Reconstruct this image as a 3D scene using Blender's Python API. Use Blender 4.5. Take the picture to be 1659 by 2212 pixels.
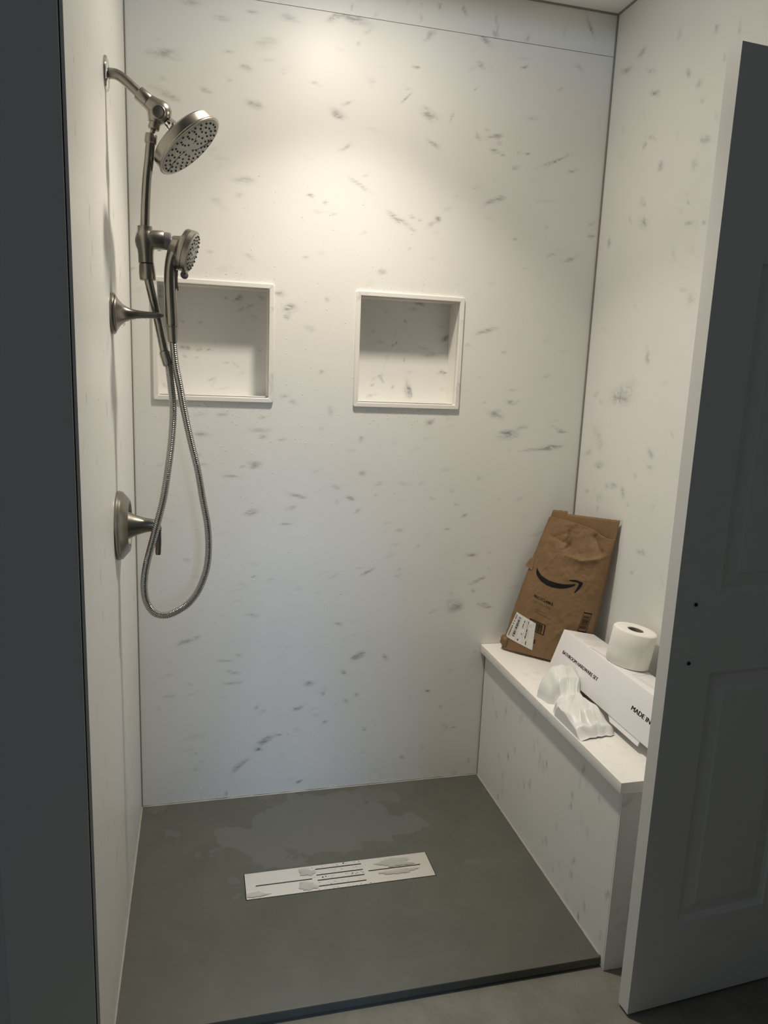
import bpy, bmesh, math, random
import numpy as np
from mathutils import Vector, Matrix, noise as mnoise

for o in list(bpy.data.objects):
    bpy.data.objects.remove(o)
SC = bpy.context.scene
COL = SC.collection
random.seed(7)
PI = math.pi

# ---------------------------------------------------------------- camera, light, exposure
cam_data = bpy.data.cameras.new('camera')
cam = bpy.data.objects.new('camera', cam_data)
COL.objects.link(cam)
cam_data.sensor_fit = 'HORIZONTAL'
cam_data.sensor_width = 36.0
cam_data.lens = 1594.09 / 1659.0 * 36.0
cam_data.clip_start = 0.02
Rv = Vector((0.97009733, -0.2394153, 0.0398934))
Uv = Vector((0.00658297, 0.19025509, 0.98171262))
Fv = Vector((0.24262694, 0.95209417, -0.18614202))
m = Matrix((Rv, Uv, -Fv)).transposed().to_4x4()
m.translation = Vector((0.18634, -2.27026, 1.40685))
cam.matrix_world = m
SC.camera = cam

SC.view_settings.view_transform = 'Standard'
SC.view_settings.look = 'None'
SC.view_settings.gamma = 1.0
SC.view_settings.use_curve_mapping = False
SC.view_settings.exposure = 0.0

world = bpy.data.worlds.new('world')
SC.world = world
world.use_nodes = True
world.node_tree.nodes['Background'].inputs[0].default_value = (0.88, 0.95, 1.0, 1)
world.node_tree.nodes['Background'].inputs[1].default_value = 0.070

def area(name, loc, target, shape, sx, sy, power, col):
    d = bpy.data.lights.new(name, 'AREA')
    d.shape = shape
    d.size = sx
    if shape in ('RECTANGLE', 'ELLIPSE'):
        d.size_y = sy
    d.energy = power
    d.color = col
    o = bpy.data.objects.new(name, d)
    o.location = loc
    dv = Vector(target) - Vector(loc)
    o.rotation_euler = dv.to_track_quat('-Z', 'Y').to_euler()
    COL.objects.link(o)
    return o

# the recessed lamp in the shower ceiling: a downward beam and the wide glow of its lens
lamp = area('shower_downlight', (0.60, -0.49, 2.50), (0.60, -0.49, 0), 'DISK', 0.13, 0.13, 6.4, (1.0, 0.905, 0.77))
lamp.data.spread = math.radians(98)
glow = area('shower_downlight_lens', (0.60, -0.49, 2.502), (0.60, -0.49, 0), 'DISK', 0.13, 0.13, 5.9, (1.0, 0.905, 0.77))
# cool daylight: a high window of the next room, shining in through a gap shaped in the added rear wall
win = area('daylight_window', (0.45, -7.0, 2.75), (0.45, 0.0, 0.6), 'RECTANGLE', 0.45, 0.6, 95.0, (0.42, 0.66, 1.0))
# dim daylight from a window in the left wall of that room
win2 = area('side_window', (-2.55, -2.3, 1.15), (1.3, -1.2, 1.0), 'RECTANGLE', 0.9, 1.2, 3.2, (0.55, 0.76, 1.0))
FL_BACK="104,2226,72,21,3,60;258,2333,34,9,-3,60;334,2360,30,7,-6,50;438,2358,50,17,-6,45;269,2253,34,7,-4,35;324,2216,36,13,-22,50;102,2127,68,17,-21,45;209,2148,33,10,-18,50;346,2124,44,17,-3,60;372,2287,65,28,17,25;310,1925,57,15,-6,50;238,1864,27,13,-10,40;273,2182,16,6,-34,30;422,2219,14,5,-27,30;175,2362,48,11,1,50;85,2257,15,4,26,40;376,2245,39,9,7,25;245,1956,19,5,15,30;576,2383,68,14,29,75;633,2379,72,17,-6,90;623,2392,29,6,-5,90;659,2356,34,9,25,35;849,2377,47,12,51,70;635,2323,11,10,7,40;807,2282,21,5,3,70;782,2224,27,5,-16,40;780,2195,39,5,44,60;513,2203,31,6,-12,50;606,2161,30,7,24,55;579,2134,57,18,-22,60;856,2160,61,21,-21,60;925,2164,26,7,77,50;605,2043,42,9,28,60;875,2079,41,11,-26,50;658,1941,66,8,-28,65;671,1972,23,5,14,35;503,1904,19,9,-4,75;550,1885,16,11,-24,40;570,1858,30,5,-14,45;778,1857,62,14,-25,85;816,1871,21,8,-23,55;895,1871,17,20,61,70;873,1853,29,11,32,40;818,1833,20,7,-28,60;841,1864,10,7,4,60;1019,2380,37,11,-29,85;1009,2313,33,11,-40,60;1144,2325,21,6,11,85;1140,2349,45,6,3,35;993,2247,19,5,28,40;1267,2279,23,5,32,40;1066,2124,42,10,13,70;1012,2116,22,9,-41,60;1038,2139,17,5,-21,35;1070,2082,32,7,-14,65;1094,2072,11,5,6,60;1172,2085,21,5,-7,70;1148,2088,12,4,15,50;1138,2040,25,8,6,75;1252,2067,116,5,22,65;1328,2048,32,5,16,60;1082,1945,49,12,18,80;1258,1877,16,7,14,50;1417,1862,11,20,84,70;1347,1788,56,10,24,60;1280,1795,24,7,13,40;1181,2186,43,10,6,35;1324,2348,29,11,-28,40;1012,1972,21,5,19,40;1151,1835,22,6,-2,40;1416,1900,24,7,22,45;452,1580,35,21,13,90;422,1621,34,11,-4,60;442,1556,19,11,32,60;731,1704,29,13,13,55;667,1812,14,5,9,70;561,1615,14,11,4,50;333,1720,38,8,-21,40;220,1725,21,5,-1,40;496,1730,16,8,4,35;809,1777,12,7,4,50;7,1663,18,5,23,60;550,1399,20,10,7,50;256,1262,34,8,7,50;190,1261,27,5,12,40;372,1257,25,7,-9,50;366,1218,56,11,-2,60;194,1202,47,10,1,50;375,1198,25,14,1,40;436,1192,26,4,1,50;356,1112,39,20,6,65;316,1108,19,6,11,50;279,1077,50,6,-4,60;480,1019,58,10,-8,55;463,978,32,9,20,55;344,963,42,12,15,80;454,928,35,6,5,40;651,1010,27,10,-15,65;608,997,12,12,61,40;604,1044,36,7,-18,45;583,1278,20,17,61,60;468,1304,23,11,-18,50;441,1323,28,8,12,50;197,1111,32,6,1,40;394,743,26,6,14,30;346,632,32,8,-8,55;628,591,34,8,-13,60;352,760,20,5,3,35;301,684,17,5,-2,35;1182,1326,46,9,-3,75;1127,1287,52,21,-17,65;1176,1220,68,25,9,85;1222,1244,41,12,11,55;1331,1178,76,14,8,95;1268,1172,67,8,5,50;1372,1236,48,9,-12,65;1328,1249,27,5,1,40;680,1195,20,12,92,60;688,1086,18,18,61,70;744,1054,23,8,15,80;737,1019,15,6,0,40;903,1255,28,15,16,70;1039,949,22,6,14,75;1012,988,16,5,0,50;1085,1075,23,8,0,35;1236,1006,29,8,19,40;926,1008,26,6,-33,40;884,846,13,6,4,60;985,904,29,5,11,40;1073,813,43,11,-1,60;1140,820,13,7,-1,40;1143,764,17,5,-20,55;715,762,42,8,24,80;822,749,25,8,19,70;824,771,18,6,24,50;1108,726,55,10,21,60;1029,636,52,34,8,90;1133,633,49,11,-14,85;1091,686,20,8,-2,40;952,621,32,7,13,35;677,967,27,8,35,50;787,925,31,5,-1,30;1084,1552,70,10,14,80;1186,1366,29,7,2,50;1144,1486,25,6,12,40;146,554,49,12,13,75;176,566,28,8,17,50;307,499,20,11,-3,45;258,484,46,6,2,45;290,442,47,8,-12,65;280,406,50,8,-2,65;150,411,26,5,-9,40;58,335,18,9,-41,40;363,317,12,13,-4,50;378,301,18,10,-4,50;534,386,33,13,9,95;500,304,36,10,23,75;577,350,19,8,-24,80;391,195,54,17,34,85;403,204,30,10,6,60;370,170,30,14,11,70;308,115,51,15,40,95;467,211,9,8,61,70;435,214,24,3,0,50;172,115,12,13,-6,50;190,139,20,5,0,55;509,37,31,9,14,60;265,17,23,9,81,50;170,229,51,15,-5,25;170,171,20,5,-5,30;692,472,46,17,23,85;714,484,25,7,7,70;789,465,24,12,-46,80;650,416,33,11,-38,50;695,335,14,10,-4,55;659,317,16,15,61,50;623,305,11,5,12,50;589,246,19,12,-5,45;727,211,15,10,-5,60;946,332,19,7,-24,80;999,270,17,7,-4,70;1048,189,16,7,-5,60;1013,201,26,7,-33,40;863,94,18,10,-43,60;941,121,18,6,-38,40;726,126,13,7,-5,50;1113,57,20,9,94,60;1065,13,21,7,5,60;789,32,16,7,93,50;1111,468,10,9,45,50;1100,419,9,9,-3,40"
FL_UP="774,2448,12,5,81,40;871,2452,19,8,-57,70;944,2452,24,9,-56,70;816,2412,17,7,93,35;814,2446,11,4,46,40;1047,2401,23,10,-50,80;1147,2399,23,7,72,60;1350,2468,64,8,-62,70;1050,2426,49,7,-74,40;1268,2437,26,9,83,30;612,2412,17,5,87,40"
FL_N1="301,1606,22,12,23,70;309,1614,11,13,60,60;268,1607,11,8,4,40;326,1582,56,8,23,40;375,1615,8,19,70,50;150,1455,35,12,-8,75;188,1450,16,5,8,60;216,1453,14,4,8,60;148,1429,14,7,3,40;182,1428,11,6,2,40;268,1415,17,4,-8,50;299,1408,28,7,-28,40;222,1363,28,6,22,35;77,1616,16,10,33,60;75,1603,11,18,79,50;372,1457,11,6,3,50;192,1531,14,8,3,40;142,1531,11,8,3,40"
FL_N2="880,1628,34,12,-4,90;829,1630,15,7,3,40;832,1570,12,6,-55,70;806,1500,12,5,82,70;795,1493,12,6,41,60;755,1501,27,6,-5,50;836,1450,12,5,82,70;968,1523,37,12,31,90;898,1487,32,7,-2,35;915,1467,47,15,7,45;747,1389,34,7,21,60;763,1380,21,6,-56,70;730,1364,15,7,21,50;800,1360,15,8,61,50;853,1364,19,45,21,60;851,1341,25,31,31,55;726,1330,31,12,16,35;974,1413,22,7,-7,60"
FL_RIGHT="-236,1369,107,59,166,55;-203,1352,49,17,166,70;-340,1481,39,18,71,60;-136,1140,56,19,167,50;-406,1208,22,29,126,50;-284,1077,29,20,62,60;-230,1087,37,14,171,55;-190,1078,22,13,171,50;-155,1039,34,18,170,40;-70,1042,30,9,171,45;-411,1169,36,11,172,40;-340,1134,15,12,137,50;-406,916,47,11,166,60;-380,847,24,9,153,40;-445,1056,17,10,143,40;-317,1040,20,7,170,45;-75,1363,31,15,149,40;-438,1407,15,7,159,50;-104,1235,56,80,130,25;-59,1172,54,17,157,35;-240,2211,46,11,-158,75;-309,2002,21,22,98,85;-157,2349,39,14,176,60;-79,2326,59,13,-173,60;-248,2093,46,9,-156,60;-497,2022,45,14,-155,55;-455,1878,9,12,134,50;-236,1922,20,25,129,60;-216,2082,17,15,132,60;-248,1857,49,25,-155,45;-69,1834,23,20,159,75;-468,1825,35,8,-176,45;-528,1815,23,7,-170,45;-510,1629,29,27,129,45;-480,1654,28,6,-175,40;-443,2167,19,18,66,45;-394,2208,16,27,131,45;-214,2280,46,13,-161,40;-333,2325,23,12,88,50;-494,2277,16,15,173,60;-536,2196,15,10,-180,50;-44,1711,15,7,-174,50;-465,1967,23,21,116,45;-533,2066,14,20,136,50;-89,2157,11,17,144,35;-332,2151,30,4,-168,35;-471,2123,12,17,96,30"

# ---------------------------------------------------------------- helpers
def link(o):
    COL.objects.link(o)
    return o

def wloc(o):
    v = Vector((0, 0, 0))
    while o is not None:
        v += o.location
        o = o.parent
    return v

def obj(name, bm, mat, parent=None, smooth=False, loc=None, auto=None):
    """link a bmesh (world coordinates) as ONE mesh object"""
    off = wloc(parent) if parent else Vector((0, 0, 0))
    if loc is not None:
        off = Vector(loc)
    me = bpy.data.meshes.new(name)
    if isinstance(bm, bpy.types.Mesh):
        me = bm
        if off.length:
            me.transform(Matrix.Translation(-off))
    else:
        if off.length:
            bmesh.ops.translate(bm, verts=bm.verts, vec=-off)
        bmesh.ops.recalc_face_normals(bm, faces=bm.faces)
        bm.to_mesh(me)
        bm.free()
    if mat is not None:
        me.materials.append(mat)
    if smooth:
        me.polygons.foreach_set('use_smooth', [True] * len(me.polygons))
        if auto is not None:
            me.set_sharp_from_angle(angle=math.radians(auto))
    o = bpy.data.objects.new(name, me)
    link(o)
    if parent:
        o.parent = parent
    elif loc is not None:
        o.location = loc
    return o

def tag(o, label=None, cat=None, group=None, kind=None):
    if label: o['label'] = label
    if cat: o['category'] = cat
    if group: o['group'] = group
    if kind: o['kind'] = kind
    return o

def thing(name, loc, label=None, cat=None, group=None, kind=None):
    o = bpy.data.objects.new(name, None)
    o.empty_display_size = 0.05
    o.location = loc
    link(o)
    return tag(o, label, cat, group, kind)

def box_into(bm, lo, hi, bevel=0.0, seg=2):
    lo = Vector(lo); hi = Vector(hi)
    r = bmesh.ops.create_cube(bm, size=1.0)
    vs = r['verts']
    c = (lo + hi) / 2; s = hi - lo
    for v in vs:
        v.co = Vector((v.co.x * s.x + c.x, v.co.y * s.y + c.y, v.co.z * s.z + c.z))
    if bevel > 0:
        es = list({e for v in vs for e in v.link_edges})
        bmesh.ops.bevel(bm, geom=es, offset=bevel, segments=seg, profile=0.6, affect='EDGES')

def box(lo, hi, bevel=0.0, seg=2):
    bm = bmesh.new()
    box_into(bm, lo, hi, bevel, seg)
    return bm

def frame_of(d):
    d = Vector(d).normalized()
    a = Vector((0, 0, 1)) if abs(d.z) < 0.9 else Vector((0, 1, 0))
    x = a.cross(d).normalized()
    return x, d.cross(x).normalized(), d

def lathe_into(bm, prof, origin, axis, n=40, cap=True):
    """prof: list of (radius, distance along the axis)"""
    x, y, d = frame_of(axis)
    origin = Vector(origin)
    rings = []
    for r, t in prof:
        c = origin + d * t
        if r < 1e-6:
            rings.append([bm.verts.new(c)])
        else:
            rings.append([bm.verts.new(c + (x * math.cos(2*PI*k/n) + y * math.sin(2*PI*k/n)) * r) for k in range(n)])
    for a, b in zip(rings[:-1], rings[1:]):
        if len(a) == 1 and len(b) == 1: continue
        for k in range(n):
            k2 = (k + 1) % n
            if len(a) == 1: bm.faces.new((a[0], b[k], b[k2]))
            elif len(b) == 1: bm.faces.new((a[k], a[k2], b[0]))
            else: bm.faces.new((a[k], a[k2], b[k2], b[k]))
    if cap:
        for R, fl in ((rings[0], True), (rings[-1], False)):
            if len(R) > 2:
                bm.faces.new(R[::-1] if fl else R)

def lathe(*a, **k):
    bm = bmesh.new()
    lathe_into(bm, *a, **k)
    return bm

def catmull(pts, per=8):
    P = [Vector(p) for p in pts]
    P = [P[0] * 2 - P[1]] + P + [P[-1] * 2 - P[-2]]
    out = []
    for i in range(1, len(P) - 2):
        for k in range(per):
            t = k / per
            p0, p1, p2, p3 = P[i-1], P[i], P[i+1], P[i+2]
            out.append(0.5 * ((2*p1) + (-p0+p2)*t + (2*p0-5*p1+4*p2-p3)*t*t + (-p0+3*p1-3*p2+p3)*t**3))
    out.append(P[-2].copy())
    return out

def tube_into(bm, path, rad, n=16, squash=None, cap=True):
    """path: list of Vectors, rad: number or list"""
    N = len(path)
    if not hasattr(rad, '__len__'): rad = [rad] * N
    T = [(path[min(i+1, N-1)] - path[max(i-1, 0)]).normalized() for i in range(N)]
    x = frame_of(T[0])[0]
    rings = []
    for i in range(N):
        x = (x - T[i] * x.dot(T[i])).normalized()
        y = T[i].cross(x)
        sx, sy = (1, 1) if squash is None else squash(i / (N - 1))
        rings.append([bm.verts.new(path[i] + (x * math.cos(2*PI*k/n) * sx + y * math.sin(2*PI*k/n) * sy) * rad[i]) for k in range(n)])
    for a, b in zip(rings[:-1], rings[1:]):
        for k in range(n):
            k2 = (k + 1) % n
            bm.faces.new((a[k], a[k2], b[k2], b[k]))
    if cap:
        bm.faces.new(rings[0][::-1]); bm.faces.new(rings[-1])

def tube(*a, **k):
    bm = bmesh.new()
    tube_into(bm, *a, **k)
    return bm

def poly_mesh(name, verts, faces):
    me = bpy.data.meshes.new(name)
    me.from_pydata([tuple(v) for v in verts], [], faces)
    me.update()
    return me

# ---------------------------------------------------------------- materials
def new_mat(name, base=(0.8, 0.8, 0.8), rough=0.5, metal=0.0, spec=0.5):
    mt = bpy.data.materials.new(name)
    mt.use_nodes = True
    b = mt.node_tree.nodes['Principled BSDF']
    b.inputs['Base Color'].default_value = (*base, 1)
    b.inputs['Roughness'].default_value = rough
    b.inputs['Metallic'].default_value = metal
    b.inputs['Specular IOR Level'].default_value = spec
    return mt

class NT:
    def __init__(s, mt):
        s.t = mt.node_tree; s.b = s.t.nodes['Principled BSDF']
    def n(s, kind, **k):
        nd = s.t.nodes.new(kind)
        for a, v in k.items(): setattr(nd, a, v)
        return nd
    def l(s, a, b): s.t.links.new(a, b)
    def coord(s, scale=(1, 1, 1), rot=(0, 0, 0)):
        tc = s.n('ShaderNodeTexCoord'); mp = s.n('ShaderNodeMapping')
        mp.inputs['Scale'].default_value = scale; mp.inputs['Rotation'].default_value = rot
        s.l(tc.outputs['Object'], mp.inputs['Vector'])
        return mp.outputs[0]
    def noise(s, vec, scale, detail=4, rough=0.5, dist=0.0):
        nd = s.n('ShaderNodeTexNoise')
        nd.inputs['Scale'].default_value = scale; nd.inputs['Detail'].default_value = detail
        nd.inputs['Roughness'].default_value = rough; nd.inputs['Distortion'].default_value = dist
        s.l(vec, nd.inputs['Vector'])
        return nd.outputs['Fac']
    def ramp(s, fac, a, b, ca=(0, 0, 0), cb=(1, 1, 1)):
        r = s.n('ShaderNodeValToRGB')
        r.color_ramp.elements[0].position = a; r.color_ramp.elements[1].position = b
        r.color_ramp.elements[0].color = (*ca, 1); r.color_ramp.elements[1].color = (*cb, 1)
        s.l(fac, r.inputs[0])
        return r.outputs[0]
    def math(s, op, a, b, clamp=False):
        nd = s.n('ShaderNodeMath', operation=op, use_clamp=clamp)
        for i, v in enumerate((a, b)):
            if isinstance(v, (int, float)): nd.inputs[i].default_value = v
            else: s.l(v, nd.inputs[i])
        return nd.outputs[0]
    def mix(s, fac, a, b):
        nd = s.n('ShaderNodeMix', data_type='RGBA')
        if isinstance(fac, (int, float)): nd.inputs[0].default_value = fac
        else: s.l(fac, nd.inputs[0])
        for i, v in ((6, a), (7, b)):
            if isinstance(v, tuple): nd.inputs[i].default_value = (*v, 1)
            else: s.l(v, nd.inputs[i])
        return nd.outputs[2]
    def bump(s, h, strength, dist=0.001):
        nd = s.n('ShaderNodeBump')
        nd.inputs['Strength'].default_value = strength; nd.inputs['Distance'].default_value = dist
        s.l(h, nd.inputs['Height']); s.l(nd.outputs[0], s.b.inputs['Normal'])

WALL_COL = (0.80, 0.79, 0.765)
def marble_mat(name, scale, rough=0.40):
    """white cast panel; the 'fleck' attribute says where a grey fleck lies, noise shreds it into wisps"""
    mt = new_mat(name, WALL_COL, rough, spec=0.32)
    q = NT(mt)
    at = q.n('ShaderNodeAttribute', attribute_name='fleck')
    w1 = q.noise(q.coord(scale), 1.0, 7, 0.62, 0.9)
    w = q.ramp(w1, 0.34, 0.66)
    f = q.math('MULTIPLY', at.outputs['Fac'], q.math('ADD', q.math('MULTIPLY', w, 1.15), 0.10), True)
    cl = q.noise(q.coord((3, 3, 3)), 1.0, 3)
    base = q.mix(q.ramp(cl, 0.3, 0.7), (0.775, 0.775, 0.75), (0.81, 0.808, 0.78))
    q.l(q.mix(q.math('MULTIPLY', f, 1.0), base, (0.29, 0.30, 0.295)), q.b.inputs['Base Color'])
    return mt
M_BACK = marble_mat('marble_back', (32, 32, 95))
M_SIDE = marble_mat('marble_side', (60, 38, 60))
M_VERT = marble_mat('marble_vertical', (90, 90, 30))

M_NICHE = marble_mat('marble_niche', (70, 70, 70), 0.4)
M_CREAM = new_mat('niche_edge', (0.80, 0.785, 0.745), 0.38)
q = NT(M_CREAM); fl = q.ramp(q.noise(q.coord((9, 9, 9)), 1.0, 6, 0.65, 1.0), 0.62, 0.74)
q.l(q.mix(fl, (0.80, 0.785, 0.745), (0.55, 0.55, 0.54)), q.b.inputs['Base Color'])
M_CAULK = new_mat('caulk', (0.27, 0.26, 0.235), 0.6)
M_BEAD = new_mat('silicone_bead', (0.40, 0.385, 0.34), 0.35)
M_CEIL = new_mat('ceiling_paint', (0.94, 0.935, 0.92), 0.6)
M_GAP = new_mat('dark_gap', (0.05, 0.05, 0.05), 0.8)

def stone_mat(name, a, b, scale, rough):
    mt = new_mat(name, a, rough, spec=0.35)
    q = NT(mt)
    n1 = q.noise(q.coord((1, 1, 1)), scale, 6, 0.62, 0.4)
    n2 = q.noise(q.coord((1, 1, 1)), scale * 14, 3, 0.6)
    f = q.math('ADD', q.math('MULTIPLY', n1, 0.75), q.math('MULTIPLY', n2, 0.25))
    q.l(q.mix(q.ramp(f, 0.33, 0.68), a, b), q.b.inputs['Base Color'])
    return mt, q, n1
M_PAN, q, pn = stone_mat('slate_grey_pan', (0.090, 0.094, 0.079), (0.116, 0.119, 0.101), 7.0, 0.5)
# damp patches left by the water: darker and glossier, with ragged borders
dm = q.noise(q.coord((1, 1, 1)), 4.2, 5, 0.55, 0.6)
tc = q.n('ShaderNodeTexCoord'); sp = q.n('ShaderNodeSeparateXYZ'); q.l(tc.outputs['Object'], sp.inputs[0])
dx = q.math('SUBTRACT', sp.outputs[0], 0.02); dy = q.math('SUBTRACT', sp.outputs[1], 0.24)
rr = q.math('ADD', q.math('MULTIPLY', q.math('MULTIPLY', dx, dx), 2.0), q.math('MULTIPLY', q.math('MULTIPLY', dy, dy), 6.0))
dam = q.ramp(q.math('SUBTRACT', q.math('ADD', dm, 0.16), rr), 0.49, 0.505)
dm2 = q.ramp(q.math('SUBTRACT', q.noise(q.coord((1, 1, 1)), 8.5, 4, 0.5, 0.4), q.math('MULTIPLY', rr, 0.10)), 0.585, 0.597)
dam = q.math('MAXIMUM', dam, q.math('MULTIPLY', dm2, 0.7))
pc = q.b.inputs['Base Color'].links[0].from_socket
q.l(q.mix(q.math('MULTIPLY', dam, 0.7), pc, (0.138, 0.143, 0.134)), q.b.inputs['Base Color'])
rgh = q.n('ShaderNodeMapRange'); q.l(dam, rgh.inputs[0]); rgh.inputs[3].default_value = 0.5; rgh.inputs[4].default_value = 0.36
q.l(rgh.outputs[0], q.b.inputs['Roughness'])
M_FLOOR, q, fn = stone_mat('grey_vinyl_floor', (0.165, 0.162, 0.135), (0.25, 0.243, 0.208), 11.0, 0.55)
q.bump(q.noise(q.coord((1, 1, 1)), 300, 2), 0.15, 0.0004)
M_DOOR = new_mat('grey_door_paint', (0.70, 0.70, 0.675), 0.42)
q = NT(M_DOOR); q.bump(q.noise(q.coord((1, 1, 1)), 420, 2), 0.12, 0.0004)
M_TRIM = new_mat('grey_trim_paint', (0.60, 0.605, 0.585), 0.5)
M_BLACK = new_mat('black_screw', (0.02, 0.02, 0.022), 0.35, 0.6)

def nickel(name, base, rough):
    mt = new_mat(name, base, rough, 1.0)
    return mt
M_NICKEL = nickel('brushed_nickel', (0.33, 0.31, 0.27), 0.30)
M_NICKEL_D = nickel('brushed_nickel_tube', (0.32, 0.30, 0.26), 0.20)
M_CHROME = nickel('polished_chrome', (0.80, 0.79, 0.77), 0.08)
M_HOSE = nickel('chrome_hose', (0.45, 0.44, 0.42), 0.16)
M_STEEL = nickel('drain_steel', (0.95, 0.92, 0.86), 0.46)
M_GREY = new_mat('grey_spray_face', (0.33, 0.325, 0.30), 0.4)
M_NOZ = new_mat('dark_rubber', (0.03, 0.03, 0.03), 0.5)
M_PIV = new_mat('dark_grey_pivot', (0.13, 0.13, 0.125), 0.35)

M_KRAFT = new_mat('kraft_paper', (0.27, 0.165, 0.08), 0.62, spec=0.3)
q = NT(M_KRAFT)
kf = q.noise(q.coord((1, 1, 1)), 60, 6, 0.65)
kw = q.noise(q.coord((1, 1, 1)), 9, 5, 0.6, 1.2)
q.l(q.mix(q.math('MULTIPLY', q.ramp(kw, 0.35, 0.7), 0.6), q.mix(kf, (0.200, 0.122, 0.060), (0.255, 0.162, 0.085)), (0.170, 0.100, 0.046)), q.b.inputs['Base Color'])
q.bump(q.noise(q.coord((1, 1, 1)), 35, 6, 0.6, 1.5), 0.35, 0.002)
M_INK = new_mat('black_ink', (0.010, 0.009, 0.010), 0.6, spec=0.2)
M_INK_S = new_mat('brown_ink', (0.07, 0.045, 0.03), 0.6)
M_PAPER = new_mat('label_paper', (0.72, 0.71, 0.68), 0.5)
M_CARD = new_mat('white_card', (0.86, 0.855, 0.86), 0.5)
M_LINE = new_mat('grey_print', (0.40, 0.40, 0.40), 0.6)
M_TISSUE = new_mat('toilet_paper', (0.86, 0.85, 0.80), 0.85, spec=0.1)
q = NT(M_TISSUE); q.bump(q.noise(q.coord((1, 1, 1)), 120, 4), 0.3, 0.001)
M_CORE = new_mat('grey_core', (0.22, 0.20, 0.17), 0.8)
M_WRAP = new_mat('white_wrap', (0.80, 0.81, 0.79), 0.38)
q = NT(M_WRAP)
q.b.inputs['Subsurface Weight'].default_value = 0.25
q.b.inputs['Subsurface Radius'].default_value = (0.01, 0.01, 0.01)
M_DROP = new_mat('water_drop', (0.90, 0.90, 0.88), 0.04)
NT(M_DROP).b.inputs['Alpha'].default_value = 0.5
M_DROP.node_tree.nodes['Principled BSDF'].inputs['IOR'].default_value = 1.33
M_WATER = new_mat('water', (1, 1, 1), 0.02)
q = NT(M_WATER); q.b.inputs['Transmission Weight'].default_value = 1.0; q.b.inputs['IOR'].default_value = 1.33

# ---------------------------------------------------------------- room shell
W, H, SEAM = 1.4423, 2.5118, 2.3913
BX, BEN_F, SLAB_Z = 1.1487, -0.8773, 0.4942
FL = -0.0271

def parse(s):
    return [tuple(float(v) for v in e.split(',')) for e in s.split(';')]

def rand_flecks(n, u0, u1, v0, v1, ang, spread, st=(12, 40), seed=1, k=1.0):
    r = random.Random(seed)
    return [(r.uniform(u0, u1) * 1000, r.uniform(v0, v1) * 1000, r.uniform(14, 46), r.uniform(4, 13), r.gauss(ang, spread), r.uniform(*st) * k) for _ in range(n)]

def fleck_field(U, V, flecks):
    F = np.zeros(U.shape)
    rng = np.random.RandomState(3)
    for (u, v, L, w, a, s) in flecks:
        t = math.radians(a)
        parts = [(0, 0, 1.0, 1.0, 0)]
        for _ in range(3):                       # a fleck is a core with a few ragged strands
            parts.append((rng.uniform(-.5, .5) * L, rng.uniform(-.6, .6) * w, rng.uniform(.4, .8), rng.uniform(.35, .7), rng.uniform(-14, 14)))
        for (pu, pv, kl, ks, da) in parts:
            tt = t + math.radians(da)
            cu = u / 1000 + (pu * math.cos(t) - pv * math.sin(t)) / 1000
            cv = v / 1000 + (pu * math.sin(t) + pv * math.cos(t)) / 1000
            du, dv = U - cu, V - cv
            x = (du * math.cos(tt) + dv * math.sin(tt)) / (L * kl * 0.42 / 1000 + 1e-5)
            y = (-du * math.sin(tt) + dv * math.cos(tt)) / (max(w, 4) * kl * 0.46 / 1000 + 1e-5)
            F += np.where((x * x + y * y) < 9, (s / 100) * ks * np.exp(-(x * x + y * y)), 0)
    return np.clip(F, 0, 1)

def ticks(a, b, step, extra=()):
    n = max(1, int(round((b - a) / step)))
    t = [a + (b - a) * i / n for i in range(n + 1)]
    for e in extra:
        t = [x for x in t if abs(x - e) > step * 0.35 or x in (a, b)] + [e]
    return sorted(set(t))

def panel(name, mat, parent, axis, val, us, vs, flecks, thick, holes=(), back_dir=1):
    """a wall panel: fine front grid (flecks ride on it as an attribute), a rim and a back.
    axis 0: plane x=val with u=y; axis 1: plane y=val with u=x; v is always z"""
    nu, nv = len(us), len(vs)
    UU, VV = np.meshgrid(us, vs)
    def P(u, v, d):
        return (val + d, u, v) if axis == 0 else (u, val + d, v)
    verts = [P(UU[j, i], VV[j, i], 0) for j in range(nv) for i in range(nu)]
    faces = []
    for j in range(nv - 1):
        for i in range(nu - 1):
            uc, vc = (us[i] + us[i+1]) / 2, (vs[j] + vs[j+1]) / 2
            if any(h[0] < uc < h[1] and h[2] < vc < h[3] for h in holes): continue
            a = j * nu + i
            faces.append((a, a + 1, a + nu + 1, a + nu))
    d = thick * back_dir
    k = len(verts)
    verts += [P(us[0], vs[0], d), P(us[-1], vs[0], d), P(us[-1], vs[-1], d), P(us[0], vs[-1], d)]
    verts += [P(us[0], vs[0], 0), P(us[-1], vs[0], 0), P(us[-1], vs[-1], 0), P(us[0], vs[-1], 0)]
    for i in range(4):
        j = (i + 1) % 4
        faces.append((k + i, k + j, k + 4 + j, k + 4 + i))
    for h in holes:                               # the cut edge round a hole
        k = len(verts)
        c = [(h[0], h[2]), (h[1], h[2]), (h[1], h[3]), (h[0], h[3])]
        verts += [P(u, v, 0) for u, v in c] + [P(u, v, d) for u, v in c]
        for i in range(4):
            j = (i + 1) % 4
            faces.append((k + i, k + j, k + 4 + j, k + 4 + i))
    me = poly_mesh(name, verts, faces)
    at = me.attributes.new('fleck', 'FLOAT', 'POINT')
    F = np.zeros(len(verts)); F[:nu * nv] = fleck_field(UU, VV, flecks).ravel()
    at.data.foreach_set('value', F)
    return obj(name, me, mat, parent)

# niche openings in the back wall
NICHES = [(0.0590, 0.4045, 1.3015, 1.6470), (0.6505, 0.9970, 1.2975, 1.6455)]
NF = 0.0145           # width of the niche frame
holes = [(a + NF * .6, b - NF * .6, c + NF * .6, d - NF * .6) for a, b, c, d in NICHES]

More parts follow.
